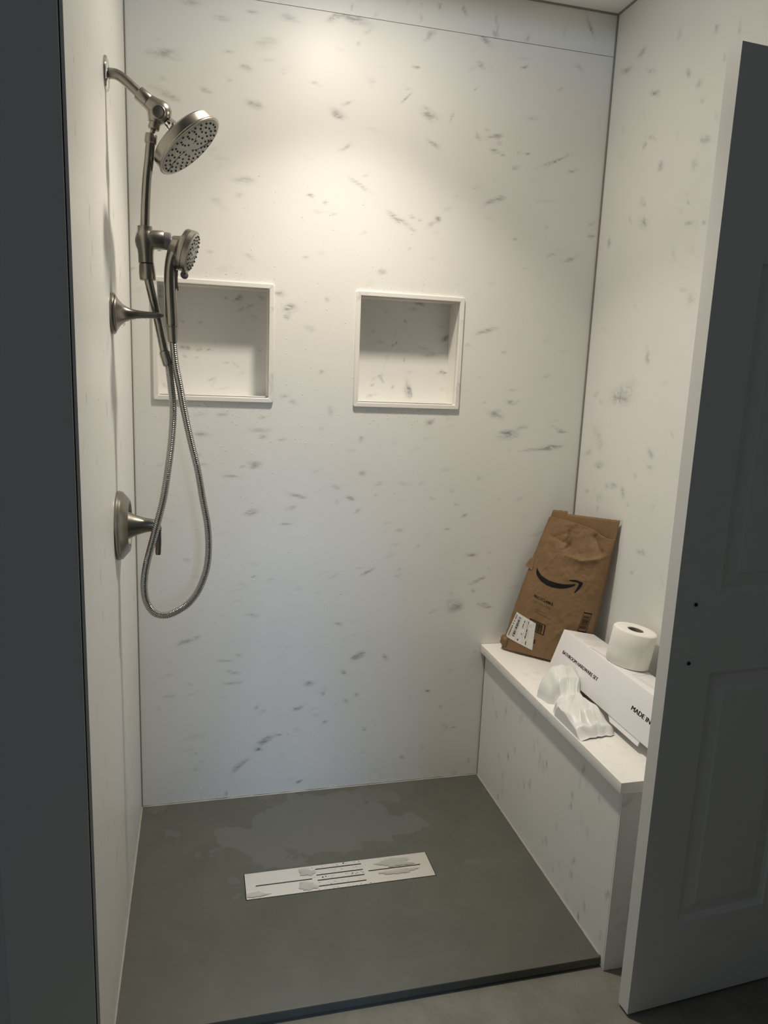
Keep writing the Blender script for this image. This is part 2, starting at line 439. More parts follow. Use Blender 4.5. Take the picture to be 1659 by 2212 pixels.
wb = thing('wall_back', (0, 0, 0), 'white marble-patterned rear shower wall with two niches', kind='structure')
hx = [v for h in holes for v in h[:2]]; hz = [v for h in holes for v in h[2:]]
panel('panel', M_BACK, wb, 1, 0.0, ticks(0.0035, W - 0.0045, 0.006, hx), ticks(0.0035, SEAM - 0.0008, 0.006, hz),
      parse(FL_BACK) + rand_flecks(150, 0.02, 1.42, 0.02, 2.36, 3, 16, (8, 26), 5), 0.006, holes)
panel('panel', M_VERT, wb, 1, 0.0, ticks(0.0035, W - 0.0045, 0.007), ticks(SEAM + 0.0008, H - 0.005, 0.007),
      parse(FL_UP) + rand_flecks(10, 0.0, 0.7, 2.4, 2.5, 80, 15, (10, 40), 6), 0.006)
wl = thing('wall_left', (0, 0, 0), 'white marble-patterned side shower wall carrying the shower fittings', kind='structure')
panel('panel', M_SIDE, wl, 0, 0.0, ticks(-1.0075, -0.0035, 0.009), ticks(-0.002, H - 0.005, 0.009),
      rand_flecks(75, -1.0, 0.0, 0.0, 2.3, 85, 22, (25, 75), 11), 0.005, (), -1)
wr = thing('wall_right', (0, 0, 0), 'white marble-patterned side shower wall above the bench', kind='structure')
panel('panel', M_SIDE, wr, 0, W, ticks(-0.95, -0.0045, 0.009), ticks(SLAB_Z + 0.001, H - 0.005, 0.009),
      parse(FL_RIGHT) + rand_flecks(40, -0.95, 0.0, 0.5, 2.5, 55, 30, (10, 30), 12), 0.006)

# grey joints of the corners and the ceiling line
tag(obj('trim_1', box((-0.002, -0.0022, 0.0), (0.0034, 0.006, H)), M_CAULK), 'thin grey joint in the corner of left and rear wall', kind='structure')
tag(obj('trim_2', box((W - 0.0044, -0.0040, 0.0), (W + 0.004, 0.006, H)), M_CAULK), 'grey joint in the corner of rear and right wall', kind='structure')
bm = bmesh.new()
box_into(bm, (0, -0.003, H - 0.005), (W, 0.006, H + 0.002))
box_into(bm, (W - 0.0035, -0.95, H - 0.005), (W + 0.006, -0.003, H + 0.002))
box_into(bm, (-0.006, -1.0, H - 0.005), (0.003, -0.003, H + 0.002))
tag(obj('trim_3', bm, M_CAULK), 'grey joint line under the shower ceiling', kind='structure')
tag(obj('ceiling', box((-0.1, -1.0, H), (W + 0.1, 0.10, H + 0.02)), M_CEIL), 'pale ceiling over the shower', kind='structure')
# wall cores behind the panels
bm = bmesh.new()
for (x0, x1, z0, z1) in ((-0.10, 0.05, FL, H), (0.05, 1.01, FL, 1.285), (0.05, 1.01, 1.66, H), (0.415, 0.64, 1.285, 1.66), (1.01, W + 0.1, FL, H)):
    box_into(bm, (x0, 0.0065, z0), (x1, 0.10, z1))
tag(obj('backing', bm, M_GAP, wb))
tag(obj('backing', box((-0.10, -1.0, FL), (-0.0055, 0.0065, H)), M_GAP, wl))
tag(obj('backing', box((W + 0.0065, -0.95, FL), (W + 0.10, 0.0065, H)), M_GAP, wr))
# floor of the room in front
tag(obj('floor', box((-2.6, -5.2, FL - 0.03), (3.2, 0.1, FL)), M_FLOOR), 'mottled grey floor in front of the shower pan', kind='structure')
# wall around the opening: casing on the left, stub on the right, lintel over the opening (above the frame)
tag(obj('trim_4', box((-0.1515, -1.0125, FL), (-0.0068, -1.0, 2.35), 0.0025), M_TRIM), 'flat grey casing board along left of the shower opening', kind='structure')
bm = bmesh.new()
box_into(bm, (-2.6, -1.0, FL), (-0.1005, -0.90, 2.6))
box_into(bm, (W + 0.105, -0.945, FL), (3.2, -0.86, 2.6))
tag(obj('wall_front', bm, M_TRIM), 'grey wall beside the shower opening', kind='structure')

# unseen wall added behind the camera; its gap is shaped to narrow the daylight
bm = bmesh.new()
box_into(bm, (-2.6, -3.70, FL), (0.30, -3.58, 2.6))
box_into(bm, (0.60, -3.70, FL), (3.2, -3.58, 2.6))
box_into(bm, (0.30, -3.70, 2.0), (0.60, -3.58, 2.6))
tag(obj('wall_rear_mask', bm, M_TRIM), 'unseen wall added behind the camera, its gap narrowing the daylight', kind='structure')

# ---------------------------------------------------------------- niches
def niche(a, b, c, d, label, fl, seed):
    t = thing('wall_niche', ((a + b) / 2, 0, c), label, 'niche', 'recessed niches in the rear wall')
    bm = bmesh.new()
    out = [(a, c), (b, c), (b, d), (a, d)]
    def ring(o, y, r=0.0):
        pts = []
        for (x, z), (sx, sz) in zip(out, ((1, 1), (-1, 1), (-1, -1), (1, -1))):
            cx, cz = x + sx * o, z + sz * o
            if r:
                th0 = math.atan2(-sz, -sx)
                for k in range(5):
                    th = th0 + (k - 2) / 4 * PI / 2
                    pts.append((cx + sx * r + r * math.cos(th), y, cz + sz * r + r * math.sin(th)))
            else:
                pts += [(cx, y, cz)] * 5
        return [bm.verts.new(p) for p in pts]
    R = [ring(0.0, 0.001, 0.006), ring(0.0, -0.0065, 0.006), ring(0.0018, -0.0085, 0.005), ring(NF - 0.0018, -0.0085, 0.003), ring(NF, -0.007, 0.003), ring(NF, 0.012, 0.003)]
    for p, q_ in zip(R[:-1], R[1:]):
        for k in range(20):
            bm.faces.new((p[k], p[(k+1) % 20], q_[(k+1) % 20], q_[k]))
    obj('frame', bm, M_CREAM, t, True, auto=35)
    a2, b2, c2, d2 = a + NF, b - NF, c + NF, d - NF
    nd = 0.090
    bm = bmesh.new()
    # ceiling, floor and cheeks of the recess
    th = 0.004
    box_into(bm, (a2 - th, 0.004, c2 - th), (b2 + th, nd, c2))
    box_into(bm, (a2 - th, 0.004, d2), (b2 + th, nd, d2 + th))
    box_into(bm, (a2 - th, 0.004, c2), (a2, nd, d2))
    box_into(bm, (b2, 0.004, c2), (b2 + th, nd, d2))
    obj('recess_side', bm, M_CREAM, t)
    # low lip standing on the recess floor just behind the frame
    obj('front_lip', box((a2, 0.012, c2), (b2, 0.017, c2 + 0.0045), 0.001, 1), M_CREAM, t)
    panel('recess_back', M_NICHE, t, 1, nd, ticks(a2 - th, b2 + th, 0.004), ticks(c2 - th, d2 + th, 0.004),
          parse(fl) + rand_flecks(14, a2, b2, c2, d2, 15, 50, (8, 25), seed), 0.004)
    return t
niche(*NICHES[0], 'recessed square niche behind the hand shower, left of the two', FL_N1, 21)
niche(*NICHES[1], 'recessed square niche in bare wall, right of the two', FL_N2, 22)

# ---------------------------------------------------------------- shower pan and drain
PAN_D = -0.8615
pan = thing('shower_pan', (0.574, -0.43, FL), 'slate grey shower pan with damp patches and a low front edge', 'shower pan')
DX0, DX1, DY0, DY1 = 0.3027, 0.8345, -0.4935, -0.3890
bm = bmesh.new()
e = 0.0035
xs = [0.001, DX0 - 0.0022, DX1 + 0.0022, BX - 0.001]; ys = [PAN_D + e, DY0 - 0.0022, DY1 + 0.0022, -0.001]
g = [[bm.verts.new((x, y, 0)) for x in xs] for y in ys]
for j in range(3):
    for i in range(3):
        if i == 1 and j == 1: continue
        bm.faces.new((g[j][i], g[j][i+1], g[j+1][i+1], g[j+1][i]))
# rounded front edge
prev = g[0]
for (y, z) in ((PAN_D + e * 0.3, -e * 0.3), (PAN_D, -e), (PAN_D, FL + 0.006), (PAN_D + 0.004, FL + 0.006), (PAN_D + 0.004, FL)):
    cur = [bm.verts.new((x, y, z)) for x in xs]
    for i in range(3): bm.faces.new((prev[i], prev[i+1], cur[i+1], cur[i]))
    prev = cur
# the well under the drain cover
w = [g[1][1], g[1][2], g[2][2], g[2][1]]
lo = [bm.verts.new((v.co.x, v.co.y, -0.022)) for v in w]
for i in range(4):
    bm.faces.new((w[i], w[(i+1) % 4], lo[(i+1) % 4], lo[i]))
bm.faces.new(lo)
obj('tray', bm, M_PAN, pan, True, auto=40)
def bead(p, q_, r=0.0028):
    n = 40
    rnd = random.Random(int(p[0] * 1000 + q_[1] * 77))
    pts = [Vector(p).lerp(Vector(q_), i / n) for i in range(n + 1)]
    return tube(pts, [r * rnd.uniform(0.8, 1.2) for _ in pts], 8)
obj('caulk_bead', bead((0.002, -0.002, 0.0005), (BX, -0.002, 0.0005)), M_BEAD, pan, True)
obj('caulk_bead', bead((BX - 0.0015, -0.002, 0.0005), (BX - 0.0015, PAN_D + 0.004, 0.0005)), M_BEAD, pan, True)
obj('caulk_bead', bead((0.0015, -0.002, 0.0005), (0.0015, PAN_D + 0.004, 0.0005)), M_BEAD, pan, True)

dr = thing('drain_cover', ((DX0 + DX1) / 2, (DY0 + DY1) / 2, 0.0), 'long brushed steel drain cover with narrow slots, set in the shower pan', 'drain cover')
SLOTS = [(0.3301, 0.4870, -0.4439), (0.6505, 0.8043, -0.4405), (0.5010, 0.6355, -0.4060), (0.5007, 0.6356, -0.4308), (0.5005, 0.6356, -0.4530), (0.5006, 0.6356, -0.4772)]
sw = 0.0022
xs = sorted({DX0, DX1} | {v for s in SLOTS for v in s[:2]}); ys = sorted({DY0, DY1} | {s[2] + k for s in SLOTS for k in (-sw, sw)})
bm = bmesh.new()
def inslot(x, y): return any(s[0] < x < s[1] and abs(y - s[2]) < sw for s in SLOTS)
for lv in (0.0008,):
    G = {}
    def gv(x, y, z):
        if (x, y, z) not in G: G[(x, y, z)] = bm.verts.new((x, y, z))
        return G[(x, y, z)]
    for i in range(len(xs) - 1):
        for j in range(len(ys) - 1):
            xc, yc = (xs[i] + xs[i+1]) / 2, (ys[j] + ys[j+1]) / 2
            if inslot(xc, yc): continue
            bm.faces.new((gv(xs[i], ys[j], lv), gv(xs[i+1], ys[j], lv), gv(xs[i+1], ys[j+1], lv), gv(xs[i], ys[j+1], lv)))
ret = bmesh.ops.extrude_face_region(bm, geom=list(bm.faces))
bmesh.ops.translate(bm, verts=[v for v in ret['geom'] if isinstance(v, bmesh.types.BMVert)], vec=(0, 0, -0.003))
obj('slotted_plate', bm, M_STEEL, dr)
obj('channel', box((DX0 + .004, DY0 + .004, -0.0215), (DX1 - .004, DY1 - .004, -0.012)), M_GAP, dr)

# water standing on the drain cover: thin flat pools with ragged outlines and small beads
def pool_into(bm, cx, cy, rx, ry, z, seed, h=0.0009, n=64, clip=None):
    rnd = random.Random(seed)
    ph = [rnd.uniform(0, 2 * PI) for _ in range(6)]
    def rim(k, s):
        t = 2 * PI * k / n
        r = 1 + 0.16 * math.sin(2 * t + ph[0]) + 0.13 * math.sin(3 * t + ph[1]) + 0.10 * math.sin(5 * t + ph[2]) + 0.07 * math.sin(9 * t + ph[3]) + 0.05 * math.sin(14 * t + ph[4])
        x, y = cx + rx * r * s * math.cos(t), cy + ry * r * s * math.sin(t)
        if clip: x = min(max(x, clip[0]), clip[1]); y = min(max(y, clip[2]), clip[3])
        return x, y
    rings = []
    for s, zz in ((1.0, 0.0), (0.985, 0.5), (0.955, 0.85), (0.9, 1.0), (0.5, 1.0)):
        rings.append([bm.verts.new((*rim(k, s), z + h * zz)) for k in range(n)])
    for a, b in zip(rings[:-1], rings[1:]):
        for k in range(n): bm.faces.new((a[k], a[(k+1) % n], b[(k+1) % n], b[k]))
    bm.faces.new(rings[-1])
    bm.faces.new(rings[0][::-1])
bm = bmesh.new()
cl = (DX0 + .002, DX1 - .002, DY0 + .002, DY1 - .002)
pool_into(bm, 0.318, -0.478, 0.040, 0.013, 0.0009, 3, clip=cl)
pool_into(bm, 0.735, -0.418, 0.055, 0.020, 0.0009, 5, clip=(0.652, DX1 - .002, -0.437, DY1 - .002))
pool_into(bm, 0.735, -0.458, 0.050, 0.012, 0.0009, 8, clip=(0.652, DX1 - .002, DY0 + .002, -0.4435))
pool_into(bm, 0.475, -0.412, 0.022, 0.018, 0.0009, 9, clip=cl)
pool_into(bm, 0.470, -0.470, 0.026, 0.018, 0.0009, 10, clip=(DX0, 0.499, DY0 + .002, -0.4470))
rnd = random.Random(4)
for _ in range(90):
    x = rnd.uniform(0.49, 0.65); y = rnd.choice((-0.4985 + 0.008, -0.465, -0.442, -0.418, -0.395)) + rnd.gauss(0, 0.003)
    r = rnd.uniform(0.0008, 0.0028)
    if inslot(x, y + r) or inslot(x, y - r) or y - r < DY0 or y + r > DY1: continue
    lathe_into(bm, [(r, 0), (r * .9, r * .35), (r * .55, r * .6), (0, r * .7)], (x, y, 0.0009), (0, 0, 1), 10)
tag(obj('water_film', bm, M_WATER, None, True, auto=60), 'thin puddles and beads of water lying on the steel drain cover', 'water', kind='stuff')

# ---------------------------------------------------------------- bench
ben = thing('shower_bench', (1.29, -0.44, FL), 'built-in white marble-patterned shower bench along the right wall', 'bench')
sx0, sy1, st = BX - 0.0186, -0.8946, 0.029
bm = box((sx0, sy1, SLAB_Z - st), (W - 0.001, -0.001, SLAB_Z), 0.0022, 2)
o = obj('seat_slab', bm, None, ben, True, auto=40)
M_SLAB = new_mat('bench_slab', (0.80, 0.78, 0.74), 0.4)
q = NT(M_SLAB); q.l(q.mix(q.ramp(q.noise(q.coord((22, 22, 22)), 1.0, 6, 0.6, 1.2), 0.56, 0.75), (0.89, 0.88, 0.845), (0.78, 0.77, 0.745)), q.b.inputs['Base Color'])
o.data.materials.append(M_SLAB)
panel('front_panel', M_VERT, ben, 0, BX, ticks(BEN_F + 0.0062, -0.0052, 0.008), ticks(FL + 0.001, SLAB_Z - st - 0.0005, 0.008),
      rand_flecks(46, -0.86, -0.02, 0.0, 0.45, 97, 14, (25, 75), 31), 0.005)
panel('end_panel', M_VERT, ben, 1, BEN_F, ticks(BX - 0.0005, W - 0.002, 0.008), ticks(FL + 0.001, SLAB_Z - st - 0.0005, 0.008),
      rand_flecks(12, 1.16, 1.43, 0.0, 0.45, 80, 25, (20, 60), 32), 0.0048)
obj('core', box((BX + 0.0054, BEN_F + 0.0052, FL), (W - 0.002, -0.001, SLAB_Z - st - 0.001)), M_GAP, ben)
obj('corner_joint', box((BX - 0.0012, -0.0052, 0.001), (BX + 0.005, -0.001, SLAB_Z - st - 0.0005)), M_CAULK, ben)

# ---------------------------------------------------------------- door standing in front of the right side
door = thing('door_1', (1.1321, -1.0101, -0.0190), 'grey moulded panel door standing ajar at the right of the opening', kind='structure')
da = 0.06867
door.rotation_euler = (0, 0, da)
DW, DH, DT = 0.81, 2.032, 0.0346
PW = (DW - 0.1085 * 2 - 0.10) / 2
PX = [0.1085, 0.1085 + PW + 0.10]
PZ = [(0.2151, 0.8228), (0.9977, 1.6600), (1.7600, 1.9250)]
xs = sorted({0, DW} | {v for p in PX for v in (p, p + PW)}); zs = sorted({0, DH} | {v for p in PZ for v in p})
bm = bmesh.new()
G = {}
def gv(x, z):
    if (x, z) not in G: G[(x, z)] = bm.verts.new((x, 0, z))
    return G[(x, z)]
for i in range(len(xs) - 1):
    for j in range(len(zs) - 1):
        xc, zc = (xs[i] + xs[i+1]) / 2, (zs[j] + zs[j+1]) / 2
        if any(p < xc < p + PW for p in PX) and any(a < zc < b for a, b in PZ): continue
        bm.faces.new((gv(xs[i], zs[j]), gv(xs[i+1], zs[j]), gv(xs[i+1], zs[j+1]), gv(xs[i], zs[j+1])))
# the other five faces of the slab, with eased front arrises
f = [bm.verts.new(p) for p in ((0, 0, 0), (DW, 0, 0), (DW, 0, DH), (0, 0, DH))]
b_ = [bm.verts.new(p) for p in ((0, DT, 0), (DW, DT, 0), (DW, DT, DH), (0, DT, DH))]
for i in range(4):
    bm.faces.new((f[i], f[(i+1) % 4], b_[(i+1) % 4], b_[i]))
bm.faces.new(b_[::-1])
def dobj(name, bm, mat, smooth=False, auto=None):
    me = bpy.data.meshes.new(name)
    bmesh.ops.recalc_face_normals(bm, faces=bm.faces)
    bm.to_mesh(me); bm.free()
    me.materials.append(mat)
    if smooth:
        me.polygons.foreach_set('use_smooth', [True] * len(me.polygons))
        if auto: me.set_sharp_from_angle(angle=math.radians(auto))
    o = link(bpy.data.objects.new(name, me)); o.parent = door
    return o
dobj('slab', bm, M_DOOR)
for px in PX:
    for (z0, z1) in PZ:
        bm = bmesh.new()
        def rr_(o, y): return [bm.verts.new(p) for p in ((px + o, y, z0 + o), (px + PW - o, y, z0 + o), (px + PW - o, y, z1 - o), (px + o, y, z1 - o))]
        R = [rr_(0, 0), rr_(0.003, 0.0045), rr_(0.011, 0.0085), rr_(0.013, 0.0085), rr_(0.041, 0.0030), rr_(0.0455, 0.0012)]
        for a, b in zip(R[:-1], R[1:]):
            for i in range(4): bm.faces.new((a[i], a[(i+1) % 4], b[(i+1) % 4], b[i]))
        bm.faces.new(R[-1])
        dobj('raised_panel', bm, M_DOOR)
for z in (0.9791, 0.8501):
    dobj('screw', lathe([(0.0034, 0.0), (0.0042, 0.001), (0.0040, 0.0022), (0.0026, 0.0034), (0, 0.0038)], (0.0498, 0, z), (0, -1, 0), 16), M_BLACK, True, 40)

# ---------------------------------------------------------------- shower column
FY = -0.48
def V(x, z, y=FY): return Vector((x, y, z))
col = thing('shower_column', (0.0, FY, 1.999), 'brushed nickel shower arm with overhead shower, riser tube and holder', 'shower')
obj('flange', lathe([(0.034, 0.0005), (0.034, 0.003), (0.032, 0.0055), (0.024, 0.0075), (0.0112, 0.0085)], (0, FY, 1.999), (1, 0, 0), 40), M_CHROME, col, True, auto=50)
obj('shower_arm', tube(catmull([V(0.001, 1.999), V(0.012, 2.0005), V(0.024, 1.9995), V(0.0365, 1.9930), V(0.0515, 1.9815), V(0.0680, 1.9680)], 8), 0.0105, 24), M_NICKEL, col, True)
d1 = (V(0.0860, 1.9547) - V(0.0663, 1.9693)).normalized()
obj('collar', lathe([(0.0115, 0.0), (0.0145, 0.0008), (0.0150, 0.002), (0.0156, 0.024), (0.0150, 0.0255)], V(0.0655, 1.9699), d1, 32), M_NICKEL, col, True, auto=40)
# diverter body: a swelling Y-piece grown as one skin
def ball_prof(r, n=10): return [(r * math.sin(PI * i / n), -r * math.cos(PI * i / n)) for i in range(n + 1)]
bm = bmesh.new()
lathe_into(bm, [(0.0158, 0.0), (0.0166, 0.004), (0.0190, 0.013), (0.0228, 0.024), (0.0238, 0.031), (0.0222, 0.039), (0.0172, 0.047), (0.009, 0.052), (0, 0.053)], V(0.0865, 1.9545), d1, 36)
lathe_into(bm, [(0.0210, -0.004), (0.0190, 0.010), (0.0158, 0.018), (0.0138, 0.024)], V(0.1040, 1.9370), (V(0.0985, 1.9130) - V(0.1040, 1.9370)), 32)
lathe_into(bm, [(0.0210, -0.004), (0.0190, 0.010), (0.0155, 0.018), (0.0130, 0.0225)], V(0.1060, 1.9370), (V(0.1290, 1.9170) - V(0.1060, 1.9370)), 32)
obj('diverter_body', bm, M_NICKEL, col, True, auto=60)
nb = Vector((0.0, -1, 0.05)).normalized()
obj('diverter_knob', lathe([(0.0150, 0.0), (0.0152, 0.0035), (0.0138, 0.0055), (0.0128, 0.0060), (0.0090, 0.0052), (0, 0.0046)], V(0.1074, 1.9290, FY - 0.0215), nb, 36), M_NICKEL, col, True, auto=40)
obj('outlet_collar', lathe([(0.0090, -0.002), (0.0122, 0.0), (0.0124, 0.012), (0.0110, 0.0140), (0.005, 0.0142)], V(0.0990, 1.9140), (V(0.0955, 1.9010) - V(0.0990, 1.9140)), 28), M_NICKEL, col, True, auto=40)
obj('outlet_stub', tube([V(0.0965, 1.9040), V(0.0945, 1.8970), V(0.0925, 1.8900), V(0.0905, 1.8830)], 0.0054, 18), M_NICKEL, col, True)
obj('top_nut', lathe([(0.0100, 0.0), (0.0124, 0.0008), (0.0130, 0.002), (0.0128, 0.017), (0.0120, 0.0195), (0.0108, 0.0205)], V(0.0912, 1.8905), V(0.0880, 1.8690) - V(0.0912, 1.8905), 28), M_NICKEL, col, True, auto=40)
obj('riser_tube', tube(catmull([V(0.0892, 1.8760), V(0.0850, 1.8371), V(0.0802, 1.7980), V(0.0765, 1.7490), V(0.0746, 1.7095), V(0.0735, 1.6850)], 8), 0.0104, 24), M_NICKEL_D, col, True)
# overhead shower
nh = Vector((0.6584, -0.1424, -0.7391)).normalized()
hc = V(0.1716, 1.8716, FY - 0.006)
hd = obj('overhead_shower', lathe([(0.016, -0.040), (0.019, -0.0355), (0.034, -0.0325), (0.060, -0.0300), (0.0755, -0.0265), (0.0795, -0.0225), (0.0805, -0.0075), (0.0800, -0.0055), (0.0822, -0.0045), (0.0835, -0.0020), (0.0830, 0.0), (0.0790, 0.0012), (0.0770, 0.0)], hc, nh, 64, cap=True), M_NICKEL, col, True, auto=35)
obj('ball_joint', lathe([(0.0118, 0.0), (0.0120, 0.006), (0.0132, 0.0075), (0.0132, 0.0130), (0.0110, 0.0150), (0.0120, 0.0190), (0.0145, 0.0260), (0.0150, 0.0300)], V(0.1265, 1.9190, FY), (hc - nh * 0.036) - V(0.1265, 1.9190, FY), 28), M_CHROME, hd, True, auto=40)
fp = obj('spray_face', lathe([(0.0772, -0.004), (0.0770, 0.0006), (0.0740, 0.0016), (0.040, 0.0022), (0.0, 0.0024)], hc, nh, 48), M_GREY, hd, True, auto=40)
x_, y_, d_ = frame_of(nh)
bm = bmesh.new()
for (rad, cnt, ph) in ((0.070, 26, 0), (0.058, 20, .15), (0.046, 15, 0), (0.033, 10, .2), (0.020, 6, 0)):
    for k in range(cnt):
        t = 2 * PI * k / cnt + ph
        p = hc + (x_ * math.cos(t) + y_ * math.sin(t)) * rad
        lathe_into(bm, [(0.0025, 0.0015), (0.0022, 0.0036), (0.0014, 0.0042), (0, 0.0042)], p, nh, 8)
tag(obj('nozzle', bm, M_NOZ, hd, True, auto=40), kind='stuff')
bm = bmesh.new()
for s in (0, 1, 2):
    a0 = s * 2 * PI / 3
    pts = [hc + nh * 0.0022 + (x_ * math.cos(a0 + 0.7 * t) + y_ * math.sin(a0 + 0.7 * t)) * (0.012 + 0.056 * t) for t in [i / 12 for i in range(13)]]
    tube_into(bm, pts, 0.0008, 6)
obj('face_rib', bm, M_PIV, hd, True)
# holder of the hand shower on the riser
bm = bmesh.new()
lathe_into(bm, [(0.0150, 0.0), (0.0165, 0.0008), (0.0165, 0.0095), (0.0180, 0.013), (0.0205, 0.020), (0.0222, 0.028), (0.0222, 0.034), (0.0205, 0.042), (0.0175, 0.050), (0.0166, 0.060), (0.0166, 0.0775), (0.0150, 0.0785)], V(0.0738, 1.7005), Vector((0.022, 0, -1)), 40)
lathe_into(bm, [(0.0195, 0.0), (0.0200, 0.012), (0.0205, 0.0400), (0.0195, 0.0412)], V(0.0735, 1.6735), Vector((1, 0, 0.015)), 40)
obj('slide_holder', bm, M_NICKEL, col, True, auto=55)
obj('lower_nut', lathe([(0.0150, 0.0), (0.0162, 0.0006), (0.0170, 0.006), (0.0178, 0.020), (0.0172, 0.0335), (0.0160, 0.0350), (0.0110, 0.0352)], V(0.0765, 1.6215), Vector((0.05, 0, -1)), 36), M_NICKEL, col, True, auto=50)
tail_path = catmull([V(0.0785, 1.5980), V(0.0805, 1.5850, -0.479), V(0.0864, 1.5556, -0.474), V(0.0949, 1.5137, -0.461), V(0.1035, 1.4695, -0.462), V(0.1112, 1.4310, -0.470)], 8)
obj('tail_tube', tube(tail_path, 0.0098, 24), M_NICKEL_D, col, True)

# ---------------------------------------------------------------- hand shower
hs = thing('hand_shower', (0.1216, FY, 1.672), 'brushed nickel hand shower hooked in the holder on the riser', 'hand shower')
n2 = Vector((0.9383, -0.175, -0.2982)).normalized()
h2 = V(0.1745, 1.6520, FY - 0.004)
obj('pivot', lathe([(0.0185, 0.0), (0.0190, 0.002), (0.0188, 0.012), (0.0165, 0.0145)], V(0.1150, 1.6730), Vector((1, 0, -0.02)), 32), M_PIV, hs, True, auto=40)
hh = obj('spray_head', lathe([(0.0, -0.053), (0.014, -0.052), (0.021, -0.048), (0.0235, -0.040), (0.0265, -0.032), (0.036, -0.0265), (0.0440, -0.0235), (0.0460, -0.0205), (0.0462, -0.0130), (0.0448, -0.0122), (0.0448, -0.0108), (0.0470, -0.0100), (0.0468, -0.001), (0.0445, 0.0008), (0.0420, 0.0)], h2, n2, 48), M_NICKEL, hs, True, auto=35)
obj('spray_face', lathe([(0.0422, -0.003), (0.0420, 0.0006), (0.038, 0.0022), (0.018, 0.0036), (0, 0.0038)], h2, n2, 40), M_GREY, hh, True, auto=40)
x_, y_, d_ = frame_of(n2)
bm = bmesh.new()
for (rad, cnt) in ((0.037, 20), (0.029, 15), (0.021, 10), (0.012, 6)):
    for k in range(cnt):
        t = 2 * PI * k / cnt + rad * 40
        lathe_into(bm, [(0.0023, 0.0005), (0.0020, 0.0040), (0.0012, 0.0046), (0, 0.0046)], h2 + (x_ * math.cos(t) + y_ * math.sin(t)) * rad, n2, 8)
tag(obj('nozzle', bm, M_NOZ, hh, True, auto=40), kind='stuff')
# spray lever under the head
lv = V(0.1566, 1.6050, FY - 0.012)
bm = bmesh.new()
tube_into(bm, [V(0.1540, 1.6200, FY - 0.010), V(0.1548, 1.6140, FY - 0.011), lv], [0.0035, 0.0042, 0.0050], 12)
lathe_into(bm, [(0, -0.003), (0.005, -0.0028), (0.0085, -0.0015), (0.0090, 0.0), (0.0085, 0.0015), (0.005, 0.0028), (0, 0.003)], V(0.1572, 1.6020, FY - 0.012), Vector((0.25, -1, 0.1)), 24)
obj('spray_lever', bm, M_PIV, hs, True, auto=50)
hp = catmull([V(0.1440, 1.6660), V(0.1385, 1.6510), V(0.1325, 1.6390), V(0.1272, 1.6180), V(0.1257, 1.5918), V(0.1262, 1.5666), V(0.1274, 1.5326), V(0.1290, 1.4880)], 8)
N = len(hp)
obj('handle', tube(hp, [0.0205 - 0.0070 * min(1, i / N / 0.42) + 0.0006 * max(0, (i / N - 0.45)) for i in range(N)], 28), M_NICKEL_D, hs, True)
obj('trigger', tube(catmull([V(0.1418, 1.6130, FY - 0.004), V(0.1402, 1.5990, FY - 0.004), V(0.1402, 1.5830, FY - 0.004), V(0.1430, 1.5680, FY - 0.004)], 5), [0.002] * 3 + [0.0026] * 11 + [0.0016] * 2, 10), M_PIV, hs, True)
obj('handle_ferrule', lathe([(0.0128, 0.0), (0.0126, 0.0025), (0.0108, 0.0290), (0.0100, 0.0330), (0.007, 0.0335)], V(0.1290, 1.4875), V(0.1306, 1.4553) - V(0.1290, 1.4875), 28), M_NICKEL, hs, True, auto=40)

# ---------------------------------------------------------------- hose
hose = thing('shower_hose', (0.12, FY - 0.02, 0.80), 'ribbed metal shower hose hanging in a long loop', 'hose')
HP = [(0.1175, 1.4080, -.472), (0.1200, 1.3996, -.474), (0.1248, 1.3573, -.478), (0.1285, 1.3159, -.48), (0.1278, 1.2739, -.482), (0.1229, 1.2173, -.488), (0.1153, 1.1601, -.496), (0.1063, 1.1023, -.503), (0.0960, 1.0586, -.506), (0.0842, 1.0146, -.507), (0.0724, 0.9704, -.505), (0.0619, 0.9258, -.50), (0.0569, 0.8808, -.49), (0.0617, 0.8412, -.485), (0.0780, 0.8129, -.482), (0.1033, 0.8042, -.48), (0.1318, 0.8138, -.48), (0.1607, 0.8343, -.48), (0.1839, 0.8675, -.48), (0.2015, 0.9161, -.48), (0.2074, 0.9678, -.48), (0.2048, 1.0280, -.48), (0.1938, 1.0934, -.48), (0.1831, 1.1606, -.48), (0.1670, 1.2323, -.48), (0.1539, 1.2970, -.48), (0.1437, 1.3579, -.48), (0.1361, 1.3989, -.48), (0.1332, 1.4250, -.48), (0.1308, 1.4545, -.48)]
raw = catmull([Vector((x, y, z)) for x, z, y in HP], 12)
cum = [0.0]
for a, b in zip(raw[:-1], raw[1:]): cum.append(cum[-1] + (b - a).length)
L = cum[-1]; pitch = 0.0044; nr = int(L / pitch)
path, rads = [], []
sub = 6
j = 0
for i in range(nr * sub + 1):
    s = L * i / (nr * sub)
    while j < len(cum) - 2 and cum[j + 1] < s: j += 1
    path.append(raw[j].lerp(raw[j + 1], (s - cum[j]) / max(1e-9, cum[j + 1] - cum[j])))
    ph = (i % sub) / sub
    rads.append((0.0075, 0.0084, 0.0088, 0.0088, 0.0084, 0.0075)[i % sub])
obj('ribbed_tube', tube(path, rads, 14), M_HOSE, hose, True)
obj('hose_ferrule', lathe([(0.0100, 0.0), (0.0118, 0.0008), (0.0124, 0.003), (0.0106, 0.029), (0.0099, 0.0325), (0.0065, 0.033)], Vector((0.1108, -0.4697, 1.4330)), Vector((0.1187, -0.4745, 1.4006)) - Vector((0.1108, -0.4697, 1.4330)), 28), M_NICKEL, hose, True, auto=40)

